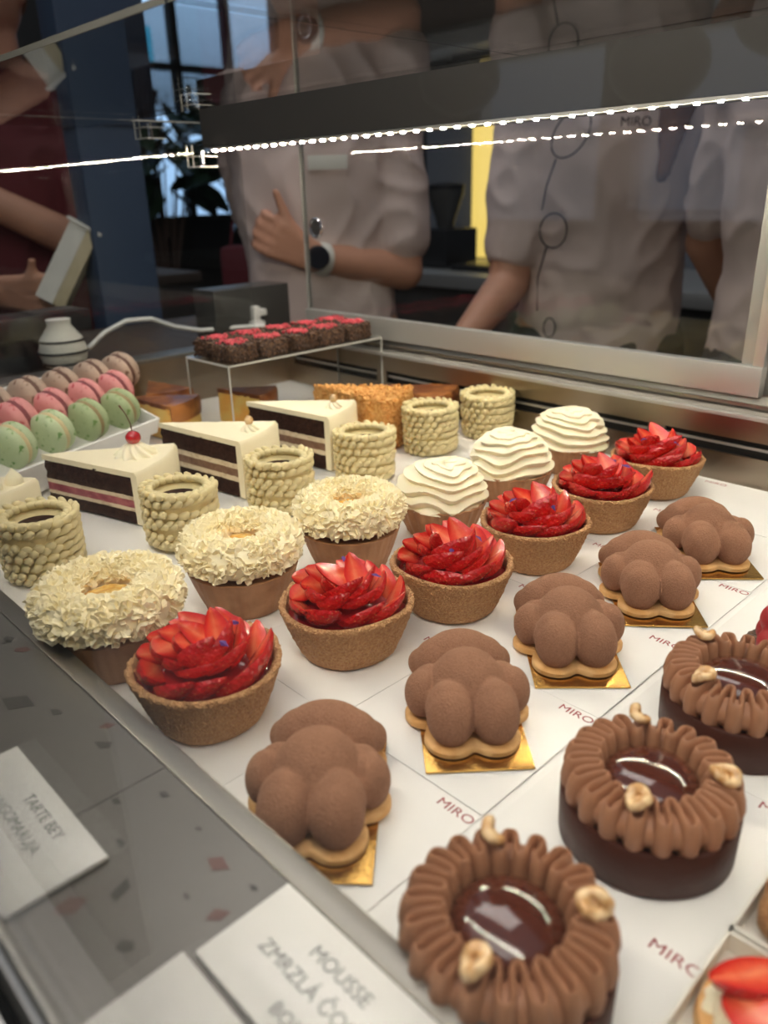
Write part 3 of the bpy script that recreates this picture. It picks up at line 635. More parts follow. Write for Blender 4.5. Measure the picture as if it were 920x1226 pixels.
def nutf(u, v):
    a = 2 * PI * u; c_ = 2 * PI * v; k = .85 + .25 * nz((math.cos(a) * 2, math.sin(a) * 2, math.cos(c_)), 1.2, 3)
    rr = .0046 + .0032 * math.cos(c_) * k; return (rr * math.cos(a) * 1.15, rr * math.sin(a) * .95, .0030 * math.sin(c_) * k + .0012 * math.sin(a * 2))
b.grid(nutf, 28, 14, True, True); b.ball((0, 0, -.0012), (.0028, .0028, .0014), 10, 6); NUT = b.mesh('hazelnut_half', M['hazel'])
rp = [((-.1110, .157), 'nearest chocolate ring tart with ruffled cream at the bottom', [(2.45, 1.1), (5.0, .5), (.65, .9)]), ((-.1130, .2575), 'chocolate ring tart with ruffled cream between the nearest and the far one', [(2.3, .9), (5.0, .2), (.35, .2)]), ((-.1160, .353), 'farthest chocolate ring tart with ruffled cream, before the red berry cake', [(2.75, .3), (4.4, .4), (.9, .5)])]
for i, ((x, y), lb, nuts) in enumerate(rp):
    t = thing('chocolate_ring_tart', lb, 'tart', (x, y, .0008), 0, 'chocolate ring tarts with hazelnuts'); t.scale = (1, 1, (1.02, .92, .92)[i])
    obj('chocolate_shell', RB, None, t); obj('ruffled_cream', ruffle(i + 1), None, t); obj('glossy_dome', RD, None, t)
    for (a, tl) in nuts: obj('hazelnut_half', NUT, None, t, loc=(.0275 * math.cos(a), .0275 * math.sin(a), .0440), rot=(tl, .2, a)).scale = (.76, .76, .9)
# red berry cake at the right edge
t = thing('berry_cake', 'red berry-shaped cake on a dark crumb base at the right edge', 'cake', (-.108, .430, .0008))
b = MB(); b.lathe([(.0001, 0), (.0345, 0), (.036, .002), (.0365, .007), (.035, .010), (.0001, .0105)], 140, lambda tt_, r, z: ((r + (.0009 * nz((math.cos(tt_) * 40, math.sin(tt_) * 40, z * 500)) if r > .01 else 0)) * math.cos(tt_), (r + (.0009 * nz((math.cos(tt_) * 40, math.sin(tt_) * 40, z * 500)) if r > .01 else 0)) * math.sin(tt_), z), cap0=False, cap1=False); obj('crumb_base', b, M['crisp'], t)
b = MB()
for j, (rr, z, n, s_) in enumerate(((.0200, .0185, 8, .0100), (.0185, .030, 8, .0095), (.0115, .0395, 6, .0085), (0, .0440, 1, .008))):
    for k in range(n): a = 2 * PI * (k + .5 * j) / n; b.ball((rr * math.cos(a), rr * math.sin(a), z), s_, 16, 10)
b.ball((0, 0, .024), (.019, .019, .020), 20, 12); me = fuse(b, .0012, 1); me.materials.append(M['raspberry']); obj('berry_dome', me, None, t)

# ------------------------------------------------------------------ layered cake slices
def wedge_mb(b, R0, ang, z0, z1, inset=0., nzamp=0., nf=300., nr=34, rows_=8, arc_in=0., seed=0., top_dome=0.):
    # outline: tip -> along cut 0 -> arc -> back along cut ang
    ins = inset / math.sin(ang / 2); tip = Vector((ins * math.cos(ang / 2), ins * math.sin(ang / 2), 0)); R1 = R0 - arc_in
    def end(a): return Vector((R1 * math.cos(a), R1 * math.sin(a), 0))
    da = math.asin(min(.9, inset / R1)); a0, a1 = da, ang - da; ol = []
    for k in range(nr): ol.append(tip.lerp(end(a0), k / nr))
    na = 20
    for k in range(na): ol.append(end(a0 + (a1 - a0) * k / na))
    for k in range(nr): ol.append(end(a1).lerp(tip, k / nr))
    n = len(ol); cen = Vector((R1 * .6 * math.cos(ang / 2), R1 * .6 * math.sin(ang / 2), 0)); vs = []
    for j in range(rows_ + 1):
        z = z0 + (z1 - z0) * j / rows_
        for p in ol:
            d = (p - cen).normalized(); q = Vector((p.x, p.y, z)); k = nzamp * nz(q, nf, seed) + (nzamp * .6 * nz(q, nf * 2.5, seed + 4) if nzamp else 0)
            vs.append(q + d * k + Vector((0, 0, k * .5 if j in (0, rows_) and nzamp else 0)))
    fs = [(j * n + k, j * n + (k + 1) % n, (j + 1) * n + (k + 1) % n, (j + 1) * n + k) for j in range(rows_) for k in range(n)]
    o = len(vs); vs.append(Vector((cen.x, cen.y, z0))); vs.append(Vector((cen.x, cen.y, z1 + top_dome)))
    fs += [(o, (k + 1) % n, k) for k in range(n)] + [(o + 1, rows_ * n + k, rows_ * n + (k + 1) % n) for k in range(n)]
    b.add(vs, fs)
def rosette(b, c, r0, h, ridges=9, turns=1.2):
    def f(u, v):
        t = 2 * PI * u; rr = r0 * (1 - v) ** .7 * (1 + .16 * math.cos(ridges * t + turns * 2 * PI * v)); return (c[0] + rr * math.cos(t), c[1] + rr * math.sin(t), c[2] + h * v ** .9)
    b.grid(f, 90, 16, True, False)
def back_frost(b, R0, ang, z0, z1, th=.007):
    N = 24; vs = []
    for k in range(N + 1):
        a = ang * k / N
        for (rr, z) in ((R0 - th, z0), (R0, z0), (R0 + .0004, (z0 + z1) / 2), (R0, z1 - .003), (R0 - .0025, z1), (R0 - th, z1)): vs.append((rr * math.cos(a), rr * math.sin(a), z))
    m = 6; fs = [(k * m + j, (k + 1) * m + j, (k + 1) * m + (j + 1) % m, k * m + (j + 1) % m) for k in range(N) for j in range(m)] + [tuple(range(m)), tuple(reversed([N * m + j for j in range(m)]))]
    b.add(vs, fs)
def nut_top(t, c):
    b = MB(); rosette(b, c, .0085, .0075, 7); obj('cream_rosette', b, M['cream'], t); b = MB(); b.ball((0, 0, 0), (.0042, .0040, .0044), 14, 10, nz=.25, nf=2.5); obj('hazelnut', b, M['hazel'], t, loc=(c[0], c[1], c[2] + .0095))
def cake_slice(label, loc, rot, R0, ang, h, layers, topper, fr=.005):
    t = thing('cake_slice', label, 'cake', loc, rot, 'layered cake slices')
    for i, (nm_, m, z0, z1, amp) in enumerate(layers):
        b = MB(); wedge_mb(b, R0, ang, z0, z1, .0006, amp, 340, seed=i + loc[1] * 9, arc_in=.006); obj(nm_, b, M[m], t)
    b = MB(); wedge_mb(b, R0, ang, h - fr, h, .0, .0006, 120, rows_=4, arc_in=.003, top_dome=.0004); back_frost(b, R0, ang, .0006, h); obj('frosting', b, M['frost'], t)
    topper(t, R0, ang, h); return t
LA = [('sponge_layer', 'sponge', .0006, .0115, .0016), ('cream_layer', 'layer_cream', .0115, .0150, .0009), ('fruit_layer', 'cherry_fill', .0150, .0220, .0007), ('cream_layer', 'layer_cream', .0220, .0255, .0009), ('sponge_layer', 'sponge', .0255, .0440, .0018)]
LB = [('sponge_layer', 'sponge', .0006, .0150, .0016), ('cream_layer', 'layer_cream', .0150, .0200, .0012), ('mousse_layer', 'sponge_b', .0200, .0275, .0006), ('cream_layer', 'layer_cream', .0275, .0325, .0012), ('sponge_layer', 'sponge', .0325, .0505, .0018)]
def top_cherry(t, R0, ang, h):
    c = (R0 * .74 * math.cos(ang * .60), R0 * .74 * math.sin(ang * .60), h); b = MB(); rosette(b, c, .0175, .0125, 10, 1.0); obj('cream_rosette', b, M['cream'], t)
    b = MB(); b.ball((0, 0, 0), (.0068, .0068, .0062), 24, 14); ch = obj('cherry', b, M['cherry'], t, loc=(c[0], c[1], h + .0155))
    b = MB(); b.tube([(0, 0, .005), (-.0004, -.0004, .013), (-.0022, -.0026, .022), (-.0052, -.0056, .030)], [.0006, .0005, .0005, .0009], 6); obj('cherry_stem', b, M['stem'], ch)
def top_nut(t, R0, ang, h): nut_top(t, (R0 * .86 * math.cos(ang * .5), R0 * .86 * math.sin(ang * .5), h))
def top_dollops(t, R0, ang, h):
    for rr, a, s_ in ((.84, .55, .0105), (.66, .45, .010), (.90, .82, .007)):
        c = (R0 * rr * math.cos(ang * a), R0 * rr * math.sin(ang * a), h - .0004); b = MB(); b.lathe([(s_, 0), (s_ * 1.05, .003), (s_ * .8, .007), (s_ * .35, .0105), (.0003, .0135)], 24, mtx=Matrix.Translation(c)); obj('cream_dollop', b, M['custard'] if rr < .7 else M['cream'], t)
cake_slice('layered dark cake slice with a red cherry and pink fruit filling', (-.700, .2405, .0007), math.radians(16), .119, math.radians(42), .0480, LA, top_cherry)
cake_slice('layered dark cake slice with nut, between the cherry slice and the far nut slice', (-.690, .353, .0007), math.radians(8), .118, math.radians(36), .0550, LB, top_nut)
cake_slice('layered dark cake slice with nut, touching the orange crumb cake', (-.690, .457, .0007), math.radians(8), .118, math.radians(36), .0560, LB, top_nut)
cake_slice('cream-coated cake slice with piped dollops cut off at the left edge', (-.728, .142, .0007), math.radians(-4), .115, math.radians(42), .0480, LA, top_dollops)
# honey crumb cake
t = thing('crumb_cake', 'cake slice fully coated in orange crumbs behind the nut slice', 'cake', (-.688, .548, .0007), math.radians(0), 'layered cake slices'); b = MB(); wedge_mb(b, .112, math.radians(40), .0, .056, 0, .0030, 200, rows_=26, nr=60, seed=3, top_dome=.002)
rr_ = random.Random(9)
for k in range(1300):
    a = rr_.uniform(0, math.radians(40)); s_ = rr_.uniform(.0010, .0026)
    if k % 2: p = (.112 * math.cos(a) + rr_.uniform(-.001, .001), .112 * math.sin(a), rr_.uniform(.002, .056))
    elif k % 4 == 0: q = .112 * rr_.random() ** .6; p = (q * math.cos(a), q * math.sin(a), .0575)
    else: q = .112 * rr_.random(); aa = rr_.choice((0., math.radians(40))); p = (q * math.cos(aa), q * math.sin(aa), rr_.uniform(.002, .056))
    b.ball(p, (s_, s_ * rr_.uniform(.6, 1.2), s_ * rr_.uniform(.6, 1.1)), 6, 4)
obj('crumb_coat', b, M['crumb'], t)
# baked cheesecakes
def cheesecake(label, loc, rot, sc=1.):
    t = thing('cheesecake_slice', label, 'cake', loc, rot, 'burnt-top cheesecake slices'); b = MB(); wedge_mb(b, .095 * sc, math.radians(42), 0, .037, .0, .0008, 90, seed=loc[0] * 9); obj('custard_body', b, M['custard'], t)
    b = MB(); wedge_mb(b, .0955 * sc, math.radians(42), .036, .041, -.0002, .0010, 90, rows_=3, seed=loc[0] * 7); back_frost(b, .097 * sc, math.radians(42), .020, .041, .004); obj('burnt_top', b, M['burnt'], t)
cheesecake('golden cheesecake slice with burnt top behind the pistachio columns', (-.690, .640, .0007), math.radians(0), 1.1)
cheesecake('golden cheesecake slice lying left of the acrylic riser, farther one', (-.930, .47, .0007), math.radians(-30), .85)
cheesecake('golden cheesecake slice beside the macaron tray, before the acrylic riser', (-.872, .410, .0007), math.radians(6), .9)
cheesecake('golden cheesecake slice standing inside the acrylic riser', (-.822, .505, .0007), math.radians(10), .75)

# ------------------------------------------------------------------ acrylic riser and chocolate bites
t = thing('acrylic_riser', 'clear acrylic box riser carrying the dark chocolate bites', 'display riser', (-.782, .587, .0005)); hx, hy, H = .044, .117, .085
b = MB(); b.box(-hx, hx, -hy, hy, H - .003, H); obj('top_panel', b, M['acrylic'], t, False)
for nm_, a in (('side_panel', (-hx, -hx + .003, -hy, hy)), ('side_panel', (hx - .003, hx, -hy, hy)), ('end_panel', (-hx + .003, hx - .003, -hy, -hy + .003)), ('end_panel', (-hx + .003, hx - .003, hy - .003, hy))):
    b = MB(); b.box(*a, 0, H - .003); obj(nm_, b, M['acrylic'], t, False)
b = MB(); e = .0007
for sx in (-1, 1):
    for sy in (-1, 1): b.box(sx * hx - e, sx * hx + e, sy * hy - e, sy * hy + e, 0, H)
    b.box(sx * hx - e, sx * hx + e, -hy, hy, H - .002, H + .0003)
for sy in (-1, 1): b.box(-hx, hx, sy * hy - e, sy * hy + e, H - .002, H + .0003)
obj('polished_edges', b, M['edge'], t, False)
def bite(seed):
    b = MB(); r = random.Random(seed)
    b.box(-.0185, .0185, -.0190, .0190, 0, .0195, bev=.0035)
    for k in range(260):
        s_ = r.uniform(.001, .0023); f_ = r.random()
        if f_ < .6:
            a = r.choice((0, 1, 2, 3)); q = r.uniform(-1, 1); p = ((q * .018, -.0190, 0), (q * .018, .0190, 0), (.0185, q * .018, 0), (-.0185, q * .018, 0))[a]; p = (p[0], p[1], r.uniform(.001, .0200))
        else: p = (r.uniform(-.017, .017), r.uniform(-.0175, .0175), .0200)
        b.ball(p, s_, 6, 4)
    return b.mesh('chocolate_body', M['crisp'])
def bite_top(seed):
    b = MB(); r = random.Random(seed)
    for k in range(70):
        s_ = r.uniform(.0011, .0024); b.ball((r.gauss(0, .0075), r.gauss(0, .0070), .0210 + r.random() * .0012), (s_, s_, s_ * .8), 6, 4)
    return b.mesh('raspberry_topping', M['pink_crumb'])
BB = [bite(1), bite(2)]; BTP = [bite_top(1), bite_top(2), bite_top(3)]
k = 0
for col_, x in enumerate((-.7600, -.8020)):
    for row in range(5):
        y = .494 + row * .0445 + (0 if col_ == 0 else .004)
        lb = 'dark crunchy chocolate bite topped with raspberry crumbs, %s in the %s row on the riser' % (rn[row if row < 4 else 5], ('right', 'left')[col_])
        t = thing('chocolate_bite', lb, 'chocolate', (x, y, .0858), rnd.uniform(-.2, .2) + PI / 2 * 0, 'chocolate bites on the acrylic riser'); obj('chocolate_body', BB[k % 2], None, t); obj('raspberry_topping', BTP[k % 3], None, t); k += 1

# ------------------------------------------------------------------ macarons
TR = math.radians(20.5)
tray = thing('macaron_tray', 'white plastic tray holding rows of macarons', 'tray', (-.775, .3785, .020), TR)
tray.rotation_euler = (0, math.radians(20), TR)   # its far side raised so that the rows step up
b = MB(); L_, W_ = .19, .130
b.box(-W_, 0, -.212, .02, -.002, 0, bev=.0008)
b.box(-.0015, .0015, -.212, .02, -.002, .016, bev=.0006); b.box(-W_, 0, .018, .021, -.002, .016, bev=.0006); b.box(-W_ - .0015, -W_ + .0015, -.212, .02, -.002, .016, bev=.0006)
obj('tray_body', b, M['plastic_w'], tray)
b = MB(); b.box(-W_, -W_ + .003, -.205, .01, -.055, -.002); b.box(-.003, 0, -.205, .01, -.018, -.002); obj('tray_support', b, M['plastic_w'], tray)
for i, c_ in enumerate([]): pass
def mac_meshes(base, speck, fill, nm_):
    b = MB(); b.lathe([(.0205, 0), (.0216, .0015), (.0218, .0035), (.0212, .0068), (.0190, .0098), (.0140, .0118), (.007, .0126), (.0002, .0128)], 48, cap0=True, cap1=False)
    b2 = b.mesh('shell', speckled(nm_, base, speck))
    b = MB(); b.lathe([(.0205, -.0028), (.0212, 0), (.0205, .0028)], 40, lambda t, r, z: ((r + .0006 * nz((math.cos(t) * 9, math.sin(t) * 9, z * 900))) * math.cos(t), (r + .0006 * nz((math.cos(t) * 9, math.sin(t) * 9, z * 900))) * math.sin(t), z)); return b2, b.mesh('filling', mat(nm_ + '_filling', fill, .6, bump=(400, .6, 'noise')))
MG = mac_meshes((.50, .60, .38), (.14, .30, .08), (.62, .50, .28), 'green_macaron')
MG2 = mac_meshes((.38, .46, .26), (.16, .28, .07), (.30, .22, .10), 'dark_green_macaron')
MP = mac_meshes((.72, .30, .30), (.50, .08, .10), (.20, .04, .05), 'pink_macaron')
MBR = mac_meshes((.46, .34, .27), (.16, .08, .05), (.10, .04, .025), 'brown_macaron')
def macaron(kind, label, x, y, z, ax, tilt):
    t = thing('macaron', label, 'macaron', (x, y, z), 0, 'macarons in the white tray')
    t.rotation_euler = (PI / 2 + tilt, 0, ax)
    for s_ in (1, -1):
        o = obj('shell', kind[0], None, t, loc=(0, 0, s_ * .0022))
        if s_ < 0: o.rotation_euler = (PI, 0, 0)
    obj('filling', kind[1], None, t)
place = [(['first', 'second', 'third', 'fourth', 'fifth', 'sixth'])]
rowdef = [('green', -.8055, .0530, .0, [MG, MG, MG, MG2, MG2, MG2], (-.757)), ]
dirv = Vector((-math.sin(TR), math.cos(TR), 0))
def macrow(kinds, cname, start, n, step, z, names):
    for k in range(n):
        p = Vector(start) + dirv * step * k; macaron(kinds[k], '%s macaron, %s from the left of its row' % (cname, names[k]), p.x, p.y, z, TR + rnd.uniform(-.12, .12), rnd.uniform(-.08, .08) + .18)
od = ['first', 'second', 'third', 'fourth', 'fifth']
macrow([MG, MG, MG, MG2, MG2], 'pale green', (-.735, .190, 0), 5, .0470, .0475, od)
macrow([MP] * 5, 'pink', (-.775, .215, 0), 5, .0440, .0600, od)
macrow([MBR] * 5, 'beige brown', (-.812, .243, 0), 5, .0440, .0720, od)

# ------------------------------------------------------------------ boxes at the lower right
def pastry_box(label, y0, y1):
    t = thing('pastry_box', label, 'box', (-.064, y0, .0006)); L = .115; W = y1 - y0; b = MB()
    b.box(0, L, 0, W, 0, .0012); b.box(0, .0012, 0, W, 0, .010); b.box(0, L, 0, .0012, 0, .010); b.box(0, L, W - .0012, W, 0, .010); b.box(L - .0012, L, 0, W, 0, .010); obj('box_body', b, M['card_w'], t, False)
pastry_box('open cream card box with caramel pastry at the right edge', .2285, .330); pastry_box('open cream card box with strawberry at the bottom right corner', .125, .2265)
t = thing('strawberry_shortcake', 'cream pastry topped with a halved strawberry in the corner box', 'cake', (-.038, .2025, .0018), .3)
b = MB(); b.lathe([(.0001, 0), (.022, 0), (.024, .002), (.023, .007), (.0001, .008)], 60); obj('biscuit_base', b, M['cookie'], t)
b = MB()
for k in range(8): a = 2 * PI * k / 8; rosette(b, (.014 * math.cos(a), .014 * math.sin(a), .0075), .0075, .009, 7)
obj('piped_cream', b, M['cream'], t)
for k, a in enumerate((2.6, 4.4, .8)):
    o = obj('strawberry_slice', SL[2], None, t, loc=(.010 * math.cos(a), .010 * math.sin(a), .0205), rot=(.3, -.2, a + 1.3)); 
t = thing('caramel_pastry', 'round golden caramel pastry in the cream box at the right edge', 'pastry', (-.039, .252, .0018)); b = MB(); b.lathe([(.0001, 0), (.018, 0), (.022, .004), (.0225, .012), (.019, .019), (.010, .023), (.0001, .024)], 72, lambda a, r, z: ((r * (1 + .04 * math.sin(9 * a))) * math.cos(a), (r * (1 + .04 * math.sin(9 * a))) * math.sin(a), z), cap0=False, cap1=False); obj('puff', b, M['crust'], t)
b = MB(); rosette(b, (0, 0, .0235), .010, .008, 7); obj('cream_cap', b, M['cream'], t)

# ------------------------------------------------------------------ people (x = across the view, y = away from the camera)
VA = math.radians(45.89)
def p_loc(r, f): return (r * .696 - f * .725, r * .718 + f * .689, FZ)
def torso(b, prof, ox=0, oy=0, tw=0.):
    n = len(prof); vs = []; sg = 28
    for (z, rx, ry, cx, cy) in prof:
        for k in range(sg): a = 2 * PI * k / sg; vs.append((ox + cx + rx * math.cos(a), oy + cy + ry * math.sin(a), z - FZ))
    fs = [(j * sg + k, j * sg + (k + 1) % sg, (j + 1) * sg + (k + 1) % sg, (j + 1) * sg + k) for j in range(n - 1) for k in range(sg)] + [tuple(reversed(range(sg))), tuple((n - 1) * sg + k for k in range(sg))]
    b.add(vs, fs)
def P(p): return (p[0], p[1], p[2] - FZ)
def hand(b, w_, e, side, curl, thumb, scale=1.):
    # w_ wrist, e unit direction of the palm, side = direction across the knuckles, curl = direction the fingers close to
    w_ = Vector(w_); e = Vector(e).normalized(); s_ = Vector(side); s_ = (s_ - e * s_.dot(e)).normalized(); c_ = Vector(curl); c_ = (c_ - e * c_.dot(e)).normalized()
    k0 = w_ + e * .085 * scale
    for i in range(4): q = (i - 1.5) * .019 * scale; b.capsule(P(w_ + s_ * q * .6), P(k0 + s_ * q), .0135 * scale, .011 * scale, 10)
    for i, ln in enumerate((.9, 1., .94, .76)):
        q = (i - 1.5) * .021 * scale; a = k0 + s_ * q; p1 = a + (e * .85 + c_ * .5).normalized() * .040 * ln * scale; p2 = p1 + (e * .15 + c_ * 1.).normalized() * .026 * ln * scale; p3 = p2 + (-e * .5 + c_ * .7).normalized() * .020 * ln * scale
        b.capsule(P(a), P(p1), .0095 * scale, .0085 * scale, 8); b.capsule(P(p1), P(p2), .0085 * scale, .0078 * scale, 8); b.capsule(P(p2), P(p3), .0078 * scale, .0068 * scale, 8)
    th = Vector(thumb).normalized(); a = w_ + e * .040 * scale - s_ * .020 * scale; p1 = a + (th + e * .5).normalized() * .042 * scale; p2 = p1 + (th + e * .15).normalized() * .034 * scale; p3 = p2 + th * .022 * scale
    b.capsule(P(a), P(p1), .0135 * scale, .011 * scale, 10); b.capsule(P(p1), P(p2), .011 * scale, .0095 * scale, 10); b.capsule(P(p2), P(p3), .0095 * scale, .0075 * scale, 10)
def person(label, loc, tor, arms, hands_, head, shirt_m, hem, rotz=VA, face=-1, extra_hair=None, dark=False):
    t = thing('person', label, 'person', loc, rotz)
    b = MB(); torso(b, [(z, rx * .93, ry * .93, cx, cy) for (z, rx, ry, cx, cy) in tor])
    hx, hy, hz = head; b.capsule(P((hx, hy, hz - .20)), P((hx, hy, hz - .06)), .055, .052)
    b.ball(P((hx, hy, hz)), (.075, .092, .112), 24, 16); b.ball(P((hx, hy - .045, hz - .045)), (.050, .050, .055), 16, 12)
    b.capsule(P((hx, hy - .088, hz + .005)), P((hx, hy - .105, hz - .025)), .009, .014, 10)
    for s_ in (-1, 1):
        b.ball(P((hx + s_ * .076, hy + .008, hz - .008)), (.010, .018, .030), 10, 8); b.ball(P((hx + s_ * .030, hy - .080, hz + .008)), (.014, .010, .010), 10, 8)
        b.capsule(P((s_ * .085, 0, -.02)), P((s_ * .095, 0, -.50)), .085, .055); b.capsule(P((s_ * .095, 0, -.50)), P((s_ * .095, .02, -.88)), .053, .036); b.capsule(P((s_ * .095, .02, -.915)), P((s_ * .105, -.13, -.925)), .036, .030)
    b.capsule(P((hx - .018, hy - .093, hz - .058)), P((hx + .018, hy - .093, hz - .058)), .007, .007, 8)
    for (sh, el, wr) in arms: b.capsule(P(sh), P(el), .050, .040); b.capsule(P(el), P(wr), .041, .026)
    for h in hands_: hand(b, *h)
    me = fuse(b, .0060, 3); me.materials.append(M['skin']); obj('body', me, None, t)
    b = MB(); torso(b, tor)
    for (sh, el, wr) in arms:
        sh, el = Vector(sh), Vector(el); b.capsule(P(sh), P(sh.lerp(el, .80)), .064, .056)
    me = fuse(b, .008, 4, lambda co, n: n * (.009 * noise.noise(co * 8) + .008 * (1 - abs(noise.noise(Vector((co.x * 11 + co.z * 7, co.y * 14, co.z * 13 - co.x * 8))))) ** 3 - .004)); me.materials.append(M[shirt_m]); obj('shirt', me, None, t)
    b = MB(); torso(b, [(hem + .03, tor[0][1] * .94, tor[0][2] * .94, 0, 0), (-.06, .165, .12, 0, 0), (-.12, .16, .11, 0, 0)])
    for s_ in (-1, 1): b.capsule(P((s_ * .085, 0, -.05)), P((s_ * .095, 0, -.50)), .098, .072); b.capsule(P((s_ * .095, 0, -.50)), P((s_ * .095, .02, -.86)), .07, .055)
    me = fuse(b, .012, 3); me.materials.append(M['trousers']); obj('trousers', me, None, t)
    b = MB(); b.ball(P((hx, hy + .018, hz + .025)), (.086, .095, .108), 24, 16)
    if extra_hair:
        for q in extra_hair: b.capsule(P(q[0]), P(q[1]), q[2], q[3])
    me = fuse(b, .009, 2, lambda co, n: n * .004 * noise.noise(Vector((co.x * 60, co.y * 60, co.z * 10)))); me.materials.append(M['hair']); obj('hair', me, None, t)
    b = MB()
    for s_ in (-1, 1): b.ball(P((hx + s_ * .030, hy - .0885, hz + .008)), (.010, .006, .006), 12, 8)
    obj('eyes', b, M['black'], t); return t
T0 = [(-.20, .168, .125, 0, 0), (-.10, .165, .122, 0, 0), (.02, .165, .125, 0, 0), (.12, .160, .122, 0, 0), (.24, .172, .130, 0, 0), (.36, .182, .128, 0, 0), (.44, .175, .105, 0, .005), (.495, .11, .075, 0, .01), (.52, .06, .055, 0, .01)]
def scl(k, dx=0): return [(z, rx * k, ry * k, cx + dx, cy) for (z, rx, ry, cx, cy) in T0]
pl = person('person in a cream T-shirt with a wrist watch gesturing behind the glass door', p_loc(-.125, 1.74), scl(.97),
    [((.165, 0, .435), (.180, -.03, .105), (.005, -.135, .142)), ((-.155, .03, .43), (-.14, .15, .18), (-.02, .17, .05))],
    [((.005, -.135, .142), (-1, -.25, .52), (0, .2, -1), (.25, 1, -.1), (-.30, -.15, 1)), ((-.02, .17, .05), (.8, 0, -.4), (0, .2, 1), (0, -1, 0), (0, 0, 1), .95)],
    (0.0, -.01, .655), 'shirt', -.04)
b = MB(); mt = Matrix.Translation(P((.018, -.1285, .139))) @ Vector((-.16, -.10, .034)).to_track_quat('Z', 'Y').to_matrix().to_4x4(); b.lathe([(.0295, -.011), (.0315, -.009), (.0315, .009), (.0295, .011)], 28, mtx=mt); wt = obj('watch_strap', b, M['card_w'], pl)
b = MB(); b.lathe([(.001, -.002), (.022, -.002), (.0225, .004), (.020, .007), (.001, .007)], 28, mtx=Matrix.Translation(P((.013, -.164, .145))) @ Matrix.Rotation(PI / 2, 4, 'X')); obj('watch_face', b, M['watch'], wt)
b = MB(); b.box(.0, .075, -.137, -.133, .30 - FZ, .325 - FZ, bev=.001); obj('name_badge', b, M['card_w'], pl)
p2 = person('person in a long cream apron with drawn circles, hair falling over the chest', p_loc(.445, 1.63), scl(.98),
    [((-.150, 0, .43), (-.190, -.04, .085), (-.290, -.17, .0)), ((.150, .02, .43), (.15, .14, .13), (.04, .19, .0))],
    [((-.290, -.17, .0), (-.6, -.6, -.35), (.7, -.6, .2), (0, -.3, -1), (.4, -.6, .5)), ((.04, .19, .0), (-.8, .1, -.3), (0, .3, 1), (0, -1, 0), (0, 0, 1))],
    (.02, -.01, .66), 'shirt', -.04, extra_hair=[((.05, .02, .70), (.085, -.03, .56), .06, .045), ((.085, -.03, .56), (.085, -.115, .40), .042, .034), ((.085, -.115, .40), (.060, -.142, .27), .033, .012)])
def shirt_lines(t, items):
    b = MB()
    for pts in items: b.tube(pts, .0016, 6)
    obj('drawn_lines', b, M['ink_line'], t)
def surf(x, z, rx=.176, ry=.135): return P((x, -ry * math.sqrt(max(0, 1 - (x / (rx + .01)) ** 2)) - .007, z))
def ell(cx, cz, a, c_, n=28, rot=0): return [surf(cx + a * math.cos(2 * PI * k / n) * math.cos(rot) - c_ * math.sin(2 * PI * k / n) * math.sin(rot), cz + a * math.cos(2 * PI * k / n) * math.sin(rot) + c_ * math.sin(2 * PI * k / n) * math.cos(rot)) for k in range(n + 1)]
shirt_lines(p2, [ell(-.120, .185, .022, .030), ell(-.100, .345, .026, .042, rot=-.5), ell(-.118, .01, .010, .018), [surf(-.13, .156), surf(-.142, .10), surf(-.14, .04)], [surf(-.122, .305), surf(-.135, .26), surf(-.14, .22)]])
me = text_mesh('MIRO', .022, .0006); me.materials.clear(); me.materials.append(M['ink_line']); obj('apron_lettering', me, None, p2, loc=surf(-.022, .352), rot=(PI / 2, 0, 0))
person('person in a loose cream shirt at the right edge behind the glass', p_loc(.745, 1.36), scl(1.04),
    [((-.145, .03, .43), (-.14, .15, .16), (-.05, .19, .02)), ((.17, 0, .43), (.21, .02, .10), (.20, -.14, 0))],
    [((-.05, .19, .02), (.6, .1, -.3), (0, .3, 1), (0, -1, 0), (0, 0, 1)), ((.20, -.14, .0), (-.3, -.8, -.2), (1, 0, 0), (0, 0, -1), (-1, -.3, .2))], (0, -.01, .665), 'shirt', .03)
p4 = person('person in maroon holding a folded white box beyond the left end glass', p_loc(-.76, 1.80), scl(.98),
    [((.16, 0, .42), (.18, -.10, .16), (-.10, -.22, .33)), ((-.16, 0, .42), (-.16, -.10, .12), (.03, -.26, .10))],
    [((-.10, -.22, .33), (-1, -.2, .2), (0, -.2, 1), (0, 1, 0), (-.6, -.3, .6)), ((.03, -.26, .10), (1, -.1, -.05), (0, -.2, 1), (-.1, 1, 0), (.3, -.2, .8))], (0, -.01, .655), 'maroon', -.04)
# folded box in that person's hand
t = thing('folded_box', 'white and tan folded cake box held tilted beyond the left glass', 'box', p_loc(-.632, 1.53)[:2] + (.085,), math.radians(30)); t.rotation_euler = (math.radians(-8), math.radians(32), math.radians(52)); t.scale = (1.25,) * 3
b = MB(); b.box(-.013, .013, -.022, -.021, 0, .125); obj('printed_side', b, M['card_w'], t, False); b = MB(); b.box(-.013, .03, -.021, .02, 0, .122, bev=.001); obj('carton', b, M['card_tan'], t); b = MB(); b.box(-.018, .034, -.026, .022, .122, .127, bev=.001); obj('lid_flap', b, M['card_w'], t)
